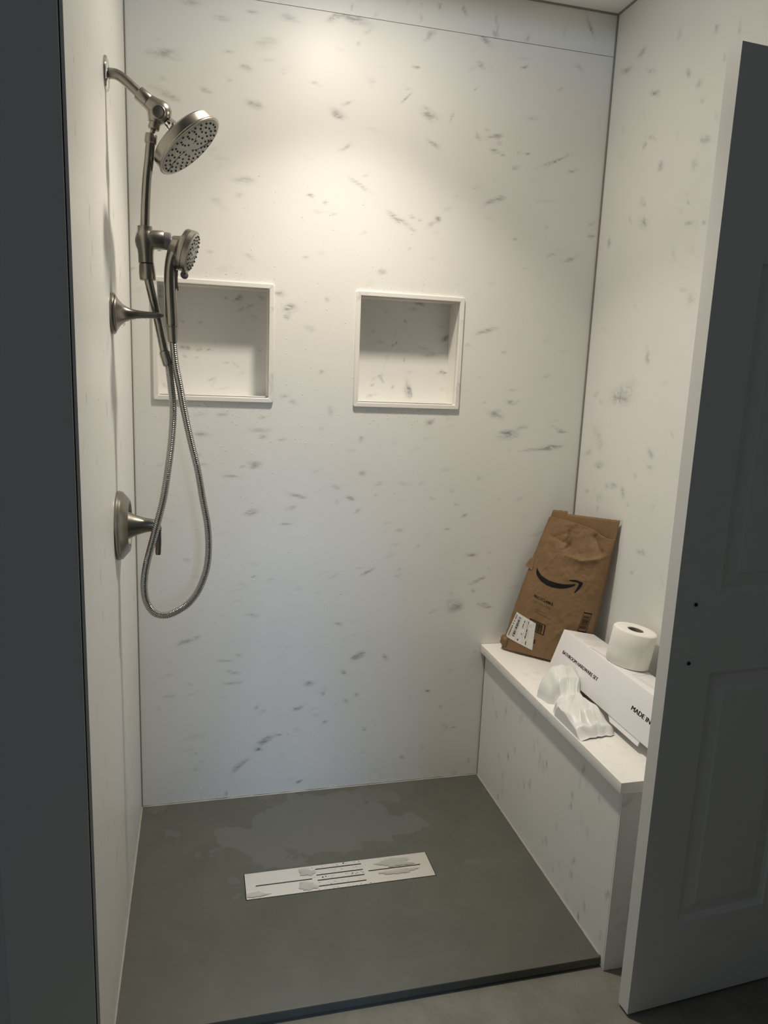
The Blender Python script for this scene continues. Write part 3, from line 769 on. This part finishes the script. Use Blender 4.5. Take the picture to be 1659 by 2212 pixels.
# ---------------------------------------------------------------- wall handles
uh = thing('diverter_handle', (0, FY, 1.511), 'small brushed nickel wall fitting with thin tapering arm, above the larger valve', 'handle', 'nickel handles on the left wall')
obj('escutcheon', lathe([(0.0450, 0.0005), (0.0452, 0.0045), (0.0440, 0.0075), (0.0400, 0.0095)], (0, FY, 1.511), (1, 0, 0), 48), M_NICKEL, uh, True, auto=40)
prof = [(0.0410, 0.0090), (0.0345, 0.0130), (0.0270, 0.0185), (0.0205, 0.0250), (0.0155, 0.0330), (0.0120, 0.0420), (0.0096, 0.0530), (0.0082, 0.0660), (0.0074, 0.0800), (0.0068, 0.0940), (0.0058, 0.1040), (0.0036, 0.1100), (0.0, 0.1118)]
obj('tapered_arm', lathe(prof, (0, FY - 0.006, 1.511), (1, 0, 0.004), 36), M_NICKEL, uh, True)

va = thing('valve_handle', (0, FY, 1.029), 'large round brushed nickel shower valve with flared stem, behind the hose', 'handle', 'nickel handles on the left wall')
obj('escutcheon', lathe([(0.0800, 0.0005), (0.0815, 0.003), (0.0815, 0.0070), (0.0795, 0.0082), (0.0795, 0.0120), (0.0770, 0.0140), (0.0610, 0.0275), (0.0590, 0.0282), (0.0565, 0.0270), (0.0510, 0.0170), (0.0300, 0.0130)], (0, FY, 1.029), (1, 0, 0), 64), M_NICKEL, va, True, auto=30)
obj('flared_stem', lathe([(0.0370, 0.0130), (0.0345, 0.0200), (0.0315, 0.0265), (0.0275, 0.0345), (0.0235, 0.0435), (0.0197, 0.0545), (0.0165, 0.0670), (0.0145, 0.0800), (0.0135, 0.0925), (0.0120, 0.0965), (0.0, 0.0975)], (0, FY, 1.029), (1, 0, 0), 40), M_NICKEL, va, True)
bm = bmesh.new()
tube_into(bm, catmull([V(0.0900, 1.0250, FY), V(0.0905, 1.0100, FY), V(0.0905, 0.9850, FY), V(0.0900, 0.9560, FY)], 5), [0.0085] * 4 + [0.0075] * 8 + [0.0066] * 3 + [0.005], 16, squash=lambda t: (1.0, 0.42))
obj('lever', bm, M_NICKEL, va, True, auto=60)

# ---------------------------------------------------------------- kraft paper mailer
BL, BR, TL, TR = Vector((1.193, -.05, .4962)), Vector((1.390, -.258, .4962)), Vector((1.345, -.03, .965)), Vector((1.4345, -.300, .990))
bn = (BR - BL).cross(TL - BL).normalized()
if bn.x > 0: bn = -bn
CREASE = [((.37, .88), (.42, .785), -.010, .030), ((.42, .785), (.415, .73), -.011, .028), ((.735, .865), (.875, .775), -.013, .032),
          ((.42, .72), (.67, .70), .010, .032), ((.67, .70), (.85, .725), .010, .030), ((.85, .725), (1.0, .775), .008, .030),
          ((.13, .835), (.405, .795), -.008, .032), ((.25, .91), (.43, .94), .004, .035), ((.56, .56), (.98, .60), .004, .030), ((.50, .30), (.80, .22), -.003, .05), ((.55, .12), (.70, .25), .004, .05)]
def segd(u, v, a, b):
    ax, ay, bx, by = a[0] * .3, a[1] * .49, b[0] * .3, b[1] * .49
    px, py = u * .3, v * .49
    dx, dy = bx - ax, by - ay
    t = max(0, min(1, ((px - ax) * dx + (py - ay) * dy) / (dx * dx + dy * dy)))
    return math.hypot(px - ax - t * dx, py - ay - t * dy)
def bag_mid(u, v): return (BL * (1 - u) + BR * u) * (1 - v) + (TL * (1 - u) + TR * u) * v
def bag_front(u, v, off=0.0):
    e = 1 - abs(2 * min(max(u, 0), 1) - 1) ** 5
    prof = 0.016 + 0.020 * math.sin(PI * min(1, max(0, v * 0.95 + 0.08)) ** 0.8)
    if v > 0.8: prof *= 1 - 0.45 * (v - 0.8) / 0.2
    e0 = 0.62 if u < .5 else 0.30
    t = prof * (e0 + (1 - e0) * e)
    for a, b, h, w in CREASE:
        d = segd(u, v, a, b)
        if d < w * 2: t += h * math.exp(-(d / (w * .40)) ** 1.05) * e
    p = mnoise.noise(Vector((u * 5.2, v * 8.1, 3.3)))
    p2 = mnoise.noise(Vector((u * 13, v * 19, 9.3)))
    t += (0.0055 * (abs(p) - .3) + 0.0042 * (abs(p2) - .25) + 0.0016 * abs(mnoise.noise(Vector((u * 30, v * 44, 5))))) * (0.45 + 0.55 * min(1, max(0, (v - .3) / .4))) * e
    return bag_mid(u, v) + bn * (max(t, 0.002) + off)
def lip(u):
    t = [(0, .965), (.28, .955), (.54, .935), (.72, .915), (.85, .878), (.965, .868), (1.0, .885)]
    for (a, ya), (b, yb) in zip(t[:-1], t[1:]):
        if u <= b: return ya + (yb - ya) * (u - a) / (b - a)
    return .885
def lip_s(u): return sum(lip(min(1, max(0, u + k * .03))) for k in (-2, -1, 0, 1, 2)) / 5
bag = thing('paper_mailer', ((BL + BR) / 2)[:], 'torn-open brown kraft paper mailer leaning in the corner of the bench', 'mailer')
nu, nv = 110, 170
verts = [bag_front(i / nu, lip_s(i / nu) * j / nv) for j in range(nv + 1) for i in range(nu + 1)]
faces = [(j * (nu + 1) + i, j * (nu + 1) + i + 1, (j + 1) * (nu + 1) + i + 1, (j + 1) * (nu + 1) + i) for j in range(nv) for i in range(nu)]
o = obj('front_sheet', poly_mesh('front_sheet', verts, faces), M_KRAFT, bag, True)
s_ = o.modifiers.new('paper', 'SOLIDIFY'); s_.thickness = 0.0007; s_.offset = -1
# back sheet with a torn upper edge; side gussets and the folded bottom join it to the front
# a tab of the gusset that stands off the left edge
fl0 = bag_front(0.0, 0.60); fl1 = bag_front(0.0, 0.66)
dl = (BL - BR).normalized()
verts = [bag_front(.05, .575, .002), bag_front(.02, .665, .002), fl1 + dl * .010, fl0 + dl * .020]
verts = [Vector(v) for v in verts] + [Vector(v) - bn * .0012 for v in verts]
obj('loose_tab', poly_mesh('loose_tab', verts, [(0, 1, 2, 3), (7, 6, 5, 4), (0, 3, 7, 4), (1, 5, 6, 2), (2, 6, 7, 3), (0, 4, 5, 1)]), M_KRAFT, bag)
def torn(u): return 1.0 + (0.018 if u < .24 else 0.0) + 0.006 * mnoise.noise(Vector((u * 40, 0, 1))) * (1 if u < .3 else .35)
def bag_back(u, v): return bag_mid(u, v) + bn * (0.0008 + 0.0015 * mnoise.noise(Vector((u * 6, v * 9, 7))) * (1 - abs(2 * u - 1)) - 0.003 * max(0, v - .8))
verts = [bag_back(i / nu, torn(i / nu) * j / 60) for j in range(61) for i in range(nu + 1)]
faces = [(j * (nu + 1) + i, j * (nu + 1) + i + 1, (j + 1) * (nu + 1) + i + 1, (j + 1) * (nu + 1) + i) for j in range(60) for i in range(nu)]
o = obj('back_sheet', poly_mesh('back_sheet', verts, faces), M_KRAFT, bag, True)
s_ = o.modifiers.new('paper', 'SOLIDIFY'); s_.thickness = 0.0007; s_.offset = 1
for u, nm in ((0.0, 'side_gusset'), (1.0, 'side_gusset')):
    verts, faces = [], []
    for j in range(61):
        v = lip_s(u) * j / 60
        A_, B_ = bag_back(u, v), bag_front(u, v)
        out = (bag_mid(u, v) - bag_mid(0.5, v)).normalized() * (0.010 * (1 if u == 0 else .25)) * (0.4 + 0.6 * math.sin(PI * v))
        for k in range(5):
            t = k / 4
            verts.append(A_.lerp(B_, t) + out * math.sin(PI * t) * (1 + .35 * mnoise.noise(Vector((v * 14, k, 2)))))
    for j in range(60):
        for k in range(4):
            a = j * 5 + k
            faces.append((a, a + 1, a + 6, a + 5))
    obj(nm, poly_mesh(nm, verts, faces), M_KRAFT, bag, True)
verts, faces = [], []
for i in range(nu + 1):
    u = i / nu
    A_, B_ = bag_back(u, 0), bag_front(u, 0)
    for k in range(4):
        p = A_.lerp(B_, k / 3); p.z = max(p.z, SLAB_Z + 0.0012)
        verts.append(p)
for i in range(nu):
    for k in range(3):
        a = i * 4 + k
        faces.append((a, a + 1, a + 5, a + 4))
obj('bottom_fold', poly_mesh('bottom_fold', verts, faces), M_KRAFT, bag, True)
# crumpled lower corner sticking out on the left
bm = bmesh.new()
bmesh.ops.create_icosphere(bm, subdivisions=4, radius=1.0)
c0 = bag_mid(0.0, 0.05) + bn * 0.010 + Vector((-0.001, -0.004, 0.004))
for v in bm.verts:
    d = v.co.copy()
    k = 1 + 0.22 * mnoise.noise(d * 2.3) + 0.12 * abs(mnoise.noise(d * 5))
    v.co = c0 + Vector((d.x * 0.014, d.y * 0.017, d.z * 0.021)) * k
    v.co.z = max(v.co.z, SLAB_Z + 0.0008)
    v.co.y = min(v.co.y, -0.004)
obj('crumpled_corner', bm, M_KRAFT, bag, True)

def on_bag(name, polys, mat, off=0.0006, parent=None, sub=0.02):
    """flat print: polygons in (u, v) of the front sheet, cut fine enough to follow its creases"""
    bm = bmesh.new()
    for pl in polys:
        bm.faces.new([bm.verts.new((u, v, 0)) for u, v in pl])
    bmesh.ops.triangulate(bm, faces=list(bm.faces))
    for _ in range(4):
        es = [e_ for e_ in bm.edges if (e_.verts[0].co - e_.verts[1].co).length > sub]
        if not es: break
        bmesh.ops.subdivide_edges(bm, edges=es, cuts=1)
        bmesh.ops.triangulate(bm, faces=list(bm.faces))
    for v in bm.verts: v.co = bag_front(v.co.x, v.co.y, off)
    return obj(name, bm, mat, parent or bag)

def text_polys(s, xscale=1.0, bold=0.0, spacing=1.0):
    cu = bpy.data.curves.new('t', 'FONT')
    cu.body = s; cu.size = 1.0; cu.space_character = spacing; cu.resolution_u = 3
    ob = bpy.data.objects.new('t', cu); link(ob)
    bpy.context.view_layer.update()
    me = bpy.data.meshes.new_from_object(ob.evaluated_get(bpy.context.evaluated_depsgraph_get()))
    P = [v.co.copy() for v in me.vertices]; F = [tuple(p.vertices) for p in me.polygons]
    bpy.data.objects.remove(ob); bpy.data.curves.remove(cu); bpy.data.meshes.remove(me)
    x0, x1 = min(p.x for p in P), max(p.x for p in P)
    return [((p.x - x0) / (x1 - x0), p.y / 0.72) for p in P], F      # x in 0..1, cap height about 1

def text_obj(name, s, fn, mat, parent, bold=0.0, spacing=1.0):
    P, F = text_polys(s, bold=bold, spacing=spacing)
    bm = bmesh.new()
    n_ = max(1, len(s))
    for dx in ((0.0,) if bold <= 0 else (-bold, 0.0, bold)):        # a heavier stroke: the glyph printed three times, a hair apart
        vs = [bm.verts.new(fn(x + dx / n_, y)) for x, y in P]
        for f_ in F:
            bm.faces.new([vs[i] for i in f_])
    return obj(name, bm, mat, parent)

def bag_text(name, s, p0, p1, capv, mat, bold=0.0):
    def fn(x, y):
        return bag_front(p0[0] + (p1[0] - p0[0]) * x - 0.012 * y * capv / .018, p0[1] + (p1[1] - p0[1]) * x + capv * y, 0.0007)
    return text_obj(name, s, fn, mat, bag, bold)

def smooth2(pts, per=6): return [(p.x, p.y) for p in catmull([Vector((u, v, 0)) for u, v in pts], per)]
low = smooth2([(.105, .605), (.120, .565), (.185, .530), (.285, .502), (.400, .490), (.515, .495), (.605, .511), (.665, .530), (.677, .541)])
upp = smooth2([(.105, .605), (.124, .592), (.190, .560), (.295, .536), (.410, .526), (.530, .527), (.625, .537), (.663, .543), (.677, .541)])
strip = []
for k in range(len(low) - 1):
    a, b, c, d = low[k], low[k+1], upp[k+1], upp[k]
    pl = [a, b, c, d]
    if k == 0: pl = [a, b, c]
    if k == len(low) - 2: pl = [a, b, d]
    strip.append(pl)
on_bag('printed_swoosh', strip, M_INK)
on_bag('printed_arrowhead', [[(.585, .563), (.590, .557), (.650, .556), (.700, .557), (.718, .568), (.670, .572)],
                             [(.700, .557), (.722, .548), (.760, .540), (.767, .562), (.718, .568)],
                             [(.722, .548), (.706, .520), (.735, .512), (.760, .540)],
                             [(.706, .520), (.684, .487), (.695, .484), (.735, .512)]], M_INK)
bag_text('printed_lettering', 'RECYCLABLE', (.212, .398), (.478, .368), .0200, M_INK, 0.07)
bag_text('printed_lettering', 'JUST LIKE A BOX', (.222, .365), (.465, .338), .0165, M_INK_S, 0.0)
bag_text('printed_lettering', 'Learn more at', (.280, .316), (.400, .306), .0085, M_INK_S)
bag_text('printed_lettering', 'amazon.com/packaging', (.280, .301), (.500, .274), .0085, M_INK_S)
def bil(q_, s, t):
    (a, b, c, d) = q_
    return ((a[0] * (1 - s) + b[0] * s) * (1 - t) + (d[0] * (1 - s) + c[0] * s) * t, (a[1] * (1 - s) + b[1] * s) * (1 - t) + (d[1] * (1 - s) + c[1] * s) * t)
def rect(q_, s0, s1, t0, t1): return [bil(q_, s0, t0), bil(q_, s1, t0), bil(q_, s1, t1), bil(q_, s0, t1)]
def barcode(q_, along_s, n, seed, w=0.05):
    rnd = random.Random(seed)
    P = [rect(q_, 0, 1, 0, w), rect(q_, 0, 1, 1 - w, 1), rect(q_, 0, w * .8, w, 1 - w), rect(q_, 1 - w * .8, 1, w, 1 - w)]
    p = 0.16
    while p < 0.82:
        b = rnd.choice((.008, .012, .022, .034))
        P.append(rect(q_, p, p + b, .12, .88) if along_s else rect(q_, .12, .88, p, p + b))
        p += b + rnd.choice((.010, .014, .024))
    return P
on_bag('printed_barcode', barcode([(.245, .252), (.458, .229), (.466, .157), (.262, .176)], True, 20, 2, .07), M_INK, sub=.05)
on_bag('printed_barcode', barcode([(.862, .375), (.950, .375), (.930, .240), (.835, .236)], False, 24, 3, .06), M_INK, sub=.05)
Q = [(.360, .118), (.388, .114), (.395, .086), (.366, .086)]
on_bag('printed_stamp', [rect(Q, 0, .9, .05 + k * .24, .20 + k * .24) for k in range(4)], M_INK, sub=.05)
# shipping label
LQ = [(.045, .272), (.335, .226), (.380, .038), (.004, .088)]
lab = on_bag('shipping_label', [rect(LQ, i / 6, (i + 1) / 6, j / 6, (j + 1) / 6) for i in range(6) for j in range(6)], M_PAPER, 0.0013)
P = []
rnd = random.Random(12)
p = 0.08
while p < 0.92:                                   # block characters down the left margin
    P += [rect(LQ, .035, .060, p, p + .018), rect(LQ, .070, .105, p + .004, p + .03), rect(LQ, .045, .10, p + .036, p + .046)]
    p += rnd.choice((.055, .062, .10))
p = 0.10
while p < 0.86:
    b = rnd.choice((.006, .010, .018, .026)); P.append(rect(LQ, .20, .30, p, p + b)); p += b + rnd.choice((.008, .012, .02))
on_bag('label_barcode', P, M_INK, 0.0018, lab, .05)
P = []
for s0, s1, t0, t1 in ((.155, .160, .04, .96), (.355, .359, .04, .96), (.475, .53, .12, .20), (.47, .50, .24, .40), (.51, .515, .24, .44), (.60, .604, .05, .97), (.66, .70, .08, .18), (.655, .67, .20, .34), (.70, .71, .30, .62), (.66, .70, .36, .48), (.665, .695, .50, .58), (.66, .70, .60, .72), (.76, .765, .34, .60), (.42, .47, .86, .93), (.72, .76, .80, .94), (.50, .54, .60, .66)):
    n = max(1, int((t1 - t0) / .03))
    for k in range(n):
        P.append(rect(LQ, s0, s1, t0 + (t1 - t0) * (k + .08) / n, t0 + (t1 - t0) * (k + .8) / n))
on_bag('label_print', P, M_INK_S, 0.0018, lab, .05)

# ---------------------------------------------------------------- white carton
cA = Vector((1.28856, -.28086, .6412)); ca = Vector((.00706, .99997, .00283)).normalized()
ce = Vector((.94317, -.00572, -.33226)); ce = (ce - ca * ce.dot(ca)).normalized(); cu_ = ce.cross(ca).normalized()
CHh, CWd, CLn = 0.118, 0.108, 0.600
ct = Vector((.978, -.004, -.207)).normalized()             # the top of the squashed sleeve leans less than its face
cbt = Vector((.940, -.004, -.300)).normalized()
cn = ct.cross(ca).normalized()
def cp(l, w, h):     # l towards the door, w away from the room, h down the face
    k = min(1, max(0, h / CHh))
    return cA - ca * l + (ct * (1 - k) + cbt * k) * w - cu_ * h
car = thing('carton', cp(CLn / 2, CWd / 2, CHh)[:], 'long white carton lettered BATHROOM HARDWARE SET, tilted on the bench', 'box')
bm = bmesh.new()
vs = [bm.verts.new(cp(l, w, h)) for l in (0, CLn) for w in (0, CWd) for h in (0, CHh)]
for f_ in ((0, 1, 3, 2), (4, 6, 7, 5), (0, 4, 5, 1), (2, 3, 7, 6), (0, 2, 6, 4), (1, 5, 7, 3)):
    bm.faces.new([vs[i] for i in f_])
bmesh.ops.bevel(bm, geom=list(bm.edges), offset=0.0012, segments=2, profile=0.5, affect='EDGES')
obj('sleeve', bm, M_CARD, car, True, auto=40)
# inner tray flap that hangs out below the long face
bm = bmesh.new()
fl_ = [(0.345, 0.117), (0.365, 0.1325), (0.497, 0.1325), (0.497, 0.117)]
fr = [bm.verts.new(cp(l, 0.003, h)) for l, h in fl_]; bk = [bm.verts.new(cp(l, 0.006, h)) for l, h in fl_]
bm.faces.new(fr); bm.faces.new(bk[::-1])
for i in range(4): bm.faces.new((fr[i], fr[(i+1) % 4], bk[(i+1) % 4], bk[i]))
obj('tuck_flap', bm, M_CARD, car)
def face_text(s, l0, l1, base, cap, bold):
    return text_obj('printed_lettering', s, lambda x, y: cp(l0 + (l1 - l0) * x, 0, base - cap * y) - ce * 0.0005, M_INK, car, bold)
face_text('BATHROOM HARDWARE SET', 0.0426, 0.2521, 0.0650, 0.0105, 0.05)
face_text('MADE IN CHINA', 0.4264, 0.5860, 0.0662, 0.0122, 0.06)
# line drawings on the top face
def top_line(pts, r=0.0004):
    return [cp(l, w, -0.0002) for l, w in pts]
def line_into(bm, pts, wd=0.0007):
    for (a, b) in zip(pts[:-1], pts[1:]):
        d = Vector((b[0] - a[0], b[1] - a[1])); n_ = Vector((-d.y, d.x)).normalized() * wd / 2
        bm.faces.new([bm.verts.new(cp(a[0] + sx * n_.x, a[1] + sx * n_.y, 0) + cn * 0.0004) if i < 2 else bm.verts.new(cp(b[0] + sx * n_.x, b[1] + sx * n_.y, 0) + cn * 0.0004) for i, sx in enumerate((1, -1, -1, 1))])
def hook(l, w):
    return [[(l, w), (l - .012, w + .022), (l - .006, w + .040), (l + .010, w + .052)], [(l + .004, w + .010), (l + .018, w + .012), (l + .022, w + .022), (l + .016, w + .030), (l + .026, w + .040)], [(l + .006, w + .020), (l + .016, w + .034), (l + .022, w + .050)], [(l, w), (l + .008, w + .006), (l + .004, w + .016)]]
for (l, w) in ((.050, .012), (.110, .010)):
    bm = bmesh.new()
    for pl in hook(l, w) + [[(a + .004, b + .046) for a, b in q2] for q2 in hook(l - .016, w)]:
        line_into(bm, pl)
    obj('printed_drawing', bm, M_LINE, car)
for pls in (([(.150, .006), (.240, .018)], [(.156, .010), (.246, .022)]), ([(.345, .026), (.300, .100)], [(.345, .026), (.440, .036)], [(.352, .034), (.440, .044)], [(.352, .034), (.316, .100)])):
    bm = bmesh.new()
    for pl in pls: line_into(bm, pl)
    obj('printed_drawing', bm, M_LINE, car)

# ---------------------------------------------------------------- toilet roll on the carton
ra = Vector((.150, -.035, .988)).normalized()
rc = cp(0.256, 0.0640, 0.0) + cn * 0.0045
roll = thing('toilet_roll', rc[:], 'white toilet paper roll standing on the tilted carton', 'toilet roll')
RR, RH, RI = 0.0595, 0.100, 0.0220
bm = bmesh.new()
n = 72
prof = [(RI, 0.001), (RR - 0.002, 0.0), (RR, 0.002), (RR + .0004, 0.03), (RR, 0.06), (RR - 0.0002, RH - 0.003), (RR - 0.003, RH), (RR * .8, RH + .0004), (RR * .6, RH - .0006), (RI + 0.001, RH - 0.001), (RI, RH - 0.003), (RI, 0.001)]
x_, y_, d_ = frame_of(ra)
rings = []
for r, t in prof:
    rings.append([bm.verts.new(rc + d_ * t + (x_ * math.cos(2*PI*k/n) + y_ * math.sin(2*PI*k/n)) * (r + (0.0016 * mnoise.noise(Vector((math.cos(2*PI*k/n) * 2, math.sin(2*PI*k/n) * 2, t * 30))) if r > RR * .9 and 0.001 < t < RH - .001 else 0))) for k in range(n)])
for a, b in zip(rings[:-1], rings[1:]):
    for k in range(n): bm.faces.new((a[k], a[(k+1) % n], b[(k+1) % n], b[k]))
bmesh.ops.remove_doubles(bm, verts=bm.verts, dist=1e-6)
obj('paper', bm, M_TISSUE, roll, True, auto=50)
bm = lathe([(RI - .0006, 0.001), (RI - .0006, RH - .002), (RI - .0020, RH - .002), (RI - .0020, 0.001), (RI - .0006, 0.001)], rc, ra, 40, cap=False)
obj('core', bm, M_CORE, roll, True, auto=40)
# ---------------------------------------------------------------- crumpled white wrap in front of the carton
def lut(t, T):
    for (a, ya), (b_, yb) in zip(T[:-1], T[1:]):
        if t <= b_:
            k = (t - a) / (b_ - a); k = k * k * (3 - 2 * k)
            return ya + (yb - ya) * k
    return T[-1][1]
WL = [(0, .040), (.10, .066), (.24, .074), (.44, .040), (.58, .052), (.76, .070), (.90, .066), (1, .052)]
WH = [(0, .016), (.07, .056), (.20, .086), (.33, .074), (.46, .040), (.62, .056), (.80, .046), (.92, .028), (1, .004)]
nt, ns = 110, 84
verts = []
for i in range(nt + 1):
    t = i / nt
    c = Vector((1.226, -.352)).lerp(Vector((1.190, -.690)), t) + Vector((-.022 * math.sin(PI * max(0, t - .35) / .65), 0))
    w_, h_ = lut(t, WL), lut(t, WH)
    w_ *= 1 + .18 * mnoise.noise(Vector((t * 9, 0, 4)))
    for k in range(ns + 1):
        s = -1 + 2 * k / ns
        arch = (1 - abs(s) ** 2.4) ** .55
        ss = s + .9 * (t - .46) + .12 * mnoise.noise(Vector((t * 6, s * 2, 8)))     # folds wind round the waist
        f1 = 1 - 2.1 * abs(mnoise.noise(Vector((ss * 1.35, t * 1.7, 3.1))))
        f2 = 1 - 2.1 * abs(mnoise.noise(Vector((ss * 2.7 + 3, t * 2.3, 7.7))))
        f3 = 1 - 2.1 * abs(mnoise.noise(Vector((ss * 2 + t * 3, t * 6, 1.2))))
        if t < .36: f1, f2 = .5 + (f1 - .5) * .45, .5 + (f2 - .5) * .5
        near = 1 - .6 * math.exp(-((t - .46) / .12) ** 2)
        z = h_ * arch * (1 + .24 * (f1 - .5) + .11 * (f2 - .5) * (2 - near) + .06 * (f3 - .5))
        x = c.x + w_ * s * (1 + .10 * (f2 - .5)) + .006 * (f1 - .5) * arch
        y = c.y + .006 * (f3 - .5) + .016 * s * math.sin(t * 7) * (abs(s))
        lim = 1.2468 + max(0.0, (z - .036)) * .34                                  # the leaning carton stops it
        if x > lim: x = lim - .0006 * (1 + math.sin(40 * t))
        x = max(x, sx0 + .003)
        verts.append((x, y, SLAB_Z + .0006 + max(z, 0)))
faces = [(i * (ns + 1) + k, i * (ns + 1) + k + 1, (i + 1) * (ns + 1) + k + 1, (i + 1) * (ns + 1) + k) for i in range(nt) for k in range(ns)]
me = poly_mesh('packing_wrap', verts, faces)
me.transform(Matrix.Translation((-1.2, .52, -SLAB_Z)))
me.materials.append(M_WRAP)
me.polygons.foreach_set('use_smooth', [True] * len(me.polygons))
o = link(bpy.data.objects.new('packing_wrap', me)); o.location = (1.2, -.52, SLAB_Z)
tag(o, 'crumpled white packing wrap lying against the carton on the bench', 'packaging')

# ---------------------------------------------------------------- water drops on the walls
rnd = random.Random(99)
bm = bmesh.new()
def free(x, z, pad=0.002): return not any(a - pad < x < b + pad and c - pad < z < d + pad for a, b, c, d in NICHES)
def drop(x, z, r, axis=1):
    o = (x, -0.0001, z) if axis == 1 else (0.0001, x, z)
    lathe_into(bm, [(r, 0), (r * .88, r * .22), (r * .55, r * .40), (0, r * .48)], o, (0, -1, 0) if axis == 1 else (1, 0, 0), 8, cap=False)
cnt = 0
while cnt < 700:
    x = rnd.uniform(0.01, 1.1); z = rnd.uniform(0.02, 1.95)
    k = math.exp(-((x - .35) / .42) ** 2) * (0.35 + 0.65 * math.exp(-((z - 1.1) / .7) ** 2))
    if rnd.random() > k or not free(x, z): continue
    drop(x, z, rnd.choice((.0007, .0008, .0009, .0010, .0012, .0016, .0021)))
    cnt += 1
for a, b, c, d in NICHES:                          # strings of drops just under and over the niches
    for _ in range(55):
        x = rnd.uniform(a, b)
        drop(x, c - abs(rnd.gauss(0.028, .018)) - .004, rnd.choice((.0009, .0012, .0016, .0021)))
    for _ in range(22):
        drop(rnd.uniform(a, b), d + abs(rnd.gauss(0.018, .012)) + .004, rnd.choice((.0010, .0014, .0019)))
for _ in range(260):                               # splashes low on the rear wall
    drop(rnd.uniform(0.05, 1.0), abs(rnd.gauss(0.02, .05)) + .006, rnd.choice((.0007, .0009, .0012, .0016)))
for _ in range(70):
    drop(rnd.uniform(-.75, -.05), rnd.uniform(.1, 1.6), rnd.choice((.0008, .0012, .0016)), 0)
tag(obj('water_drops', bm, M_DROP, None, True), 'scattered clear water drops clinging to the shower walls', 'water', kind='stuff')

# drops hanging under the nickel fittings
def hang(parent, pts, n, seed, rr=(.0010, .0022)):
    rnd = random.Random(seed); bm = bmesh.new()
    for _ in range(n):
        i = rnd.randrange(len(pts) - 1); t = rnd.random()
        p = Vector(pts[i]).lerp(Vector(pts[i + 1]), t); r = rnd.uniform(*rr)
        lathe_into(bm, [(0, r), (r * .7, r * .7), (r, 0), (r * .75, -r * .75), (0, -r * 1.05)], p + Vector((0, rnd.uniform(-.004, .004), 0)), (0, 0, 1), 8, cap=False)
    tag(obj('hanging_drop', bm, M_WATER, parent, True), kind='stuff')
hang(uh, [(0.020, FY - .006, 1.4810), (0.033, FY - .006, 1.4955), (0.055, FY - .006, 1.5015), (0.095, FY - .006, 1.5040)], 16, 1)
hang(va, [(0.030, FY, 1.0010), (0.045, FY, 1.0095), (0.065, FY, 1.0148), (0.090, FY, 1.0165)], 14, 2)
hang(col, [(0.082, FY, 1.6530), (0.095, FY, 1.6525), (0.111, FY, 1.6525)], 12, 3)
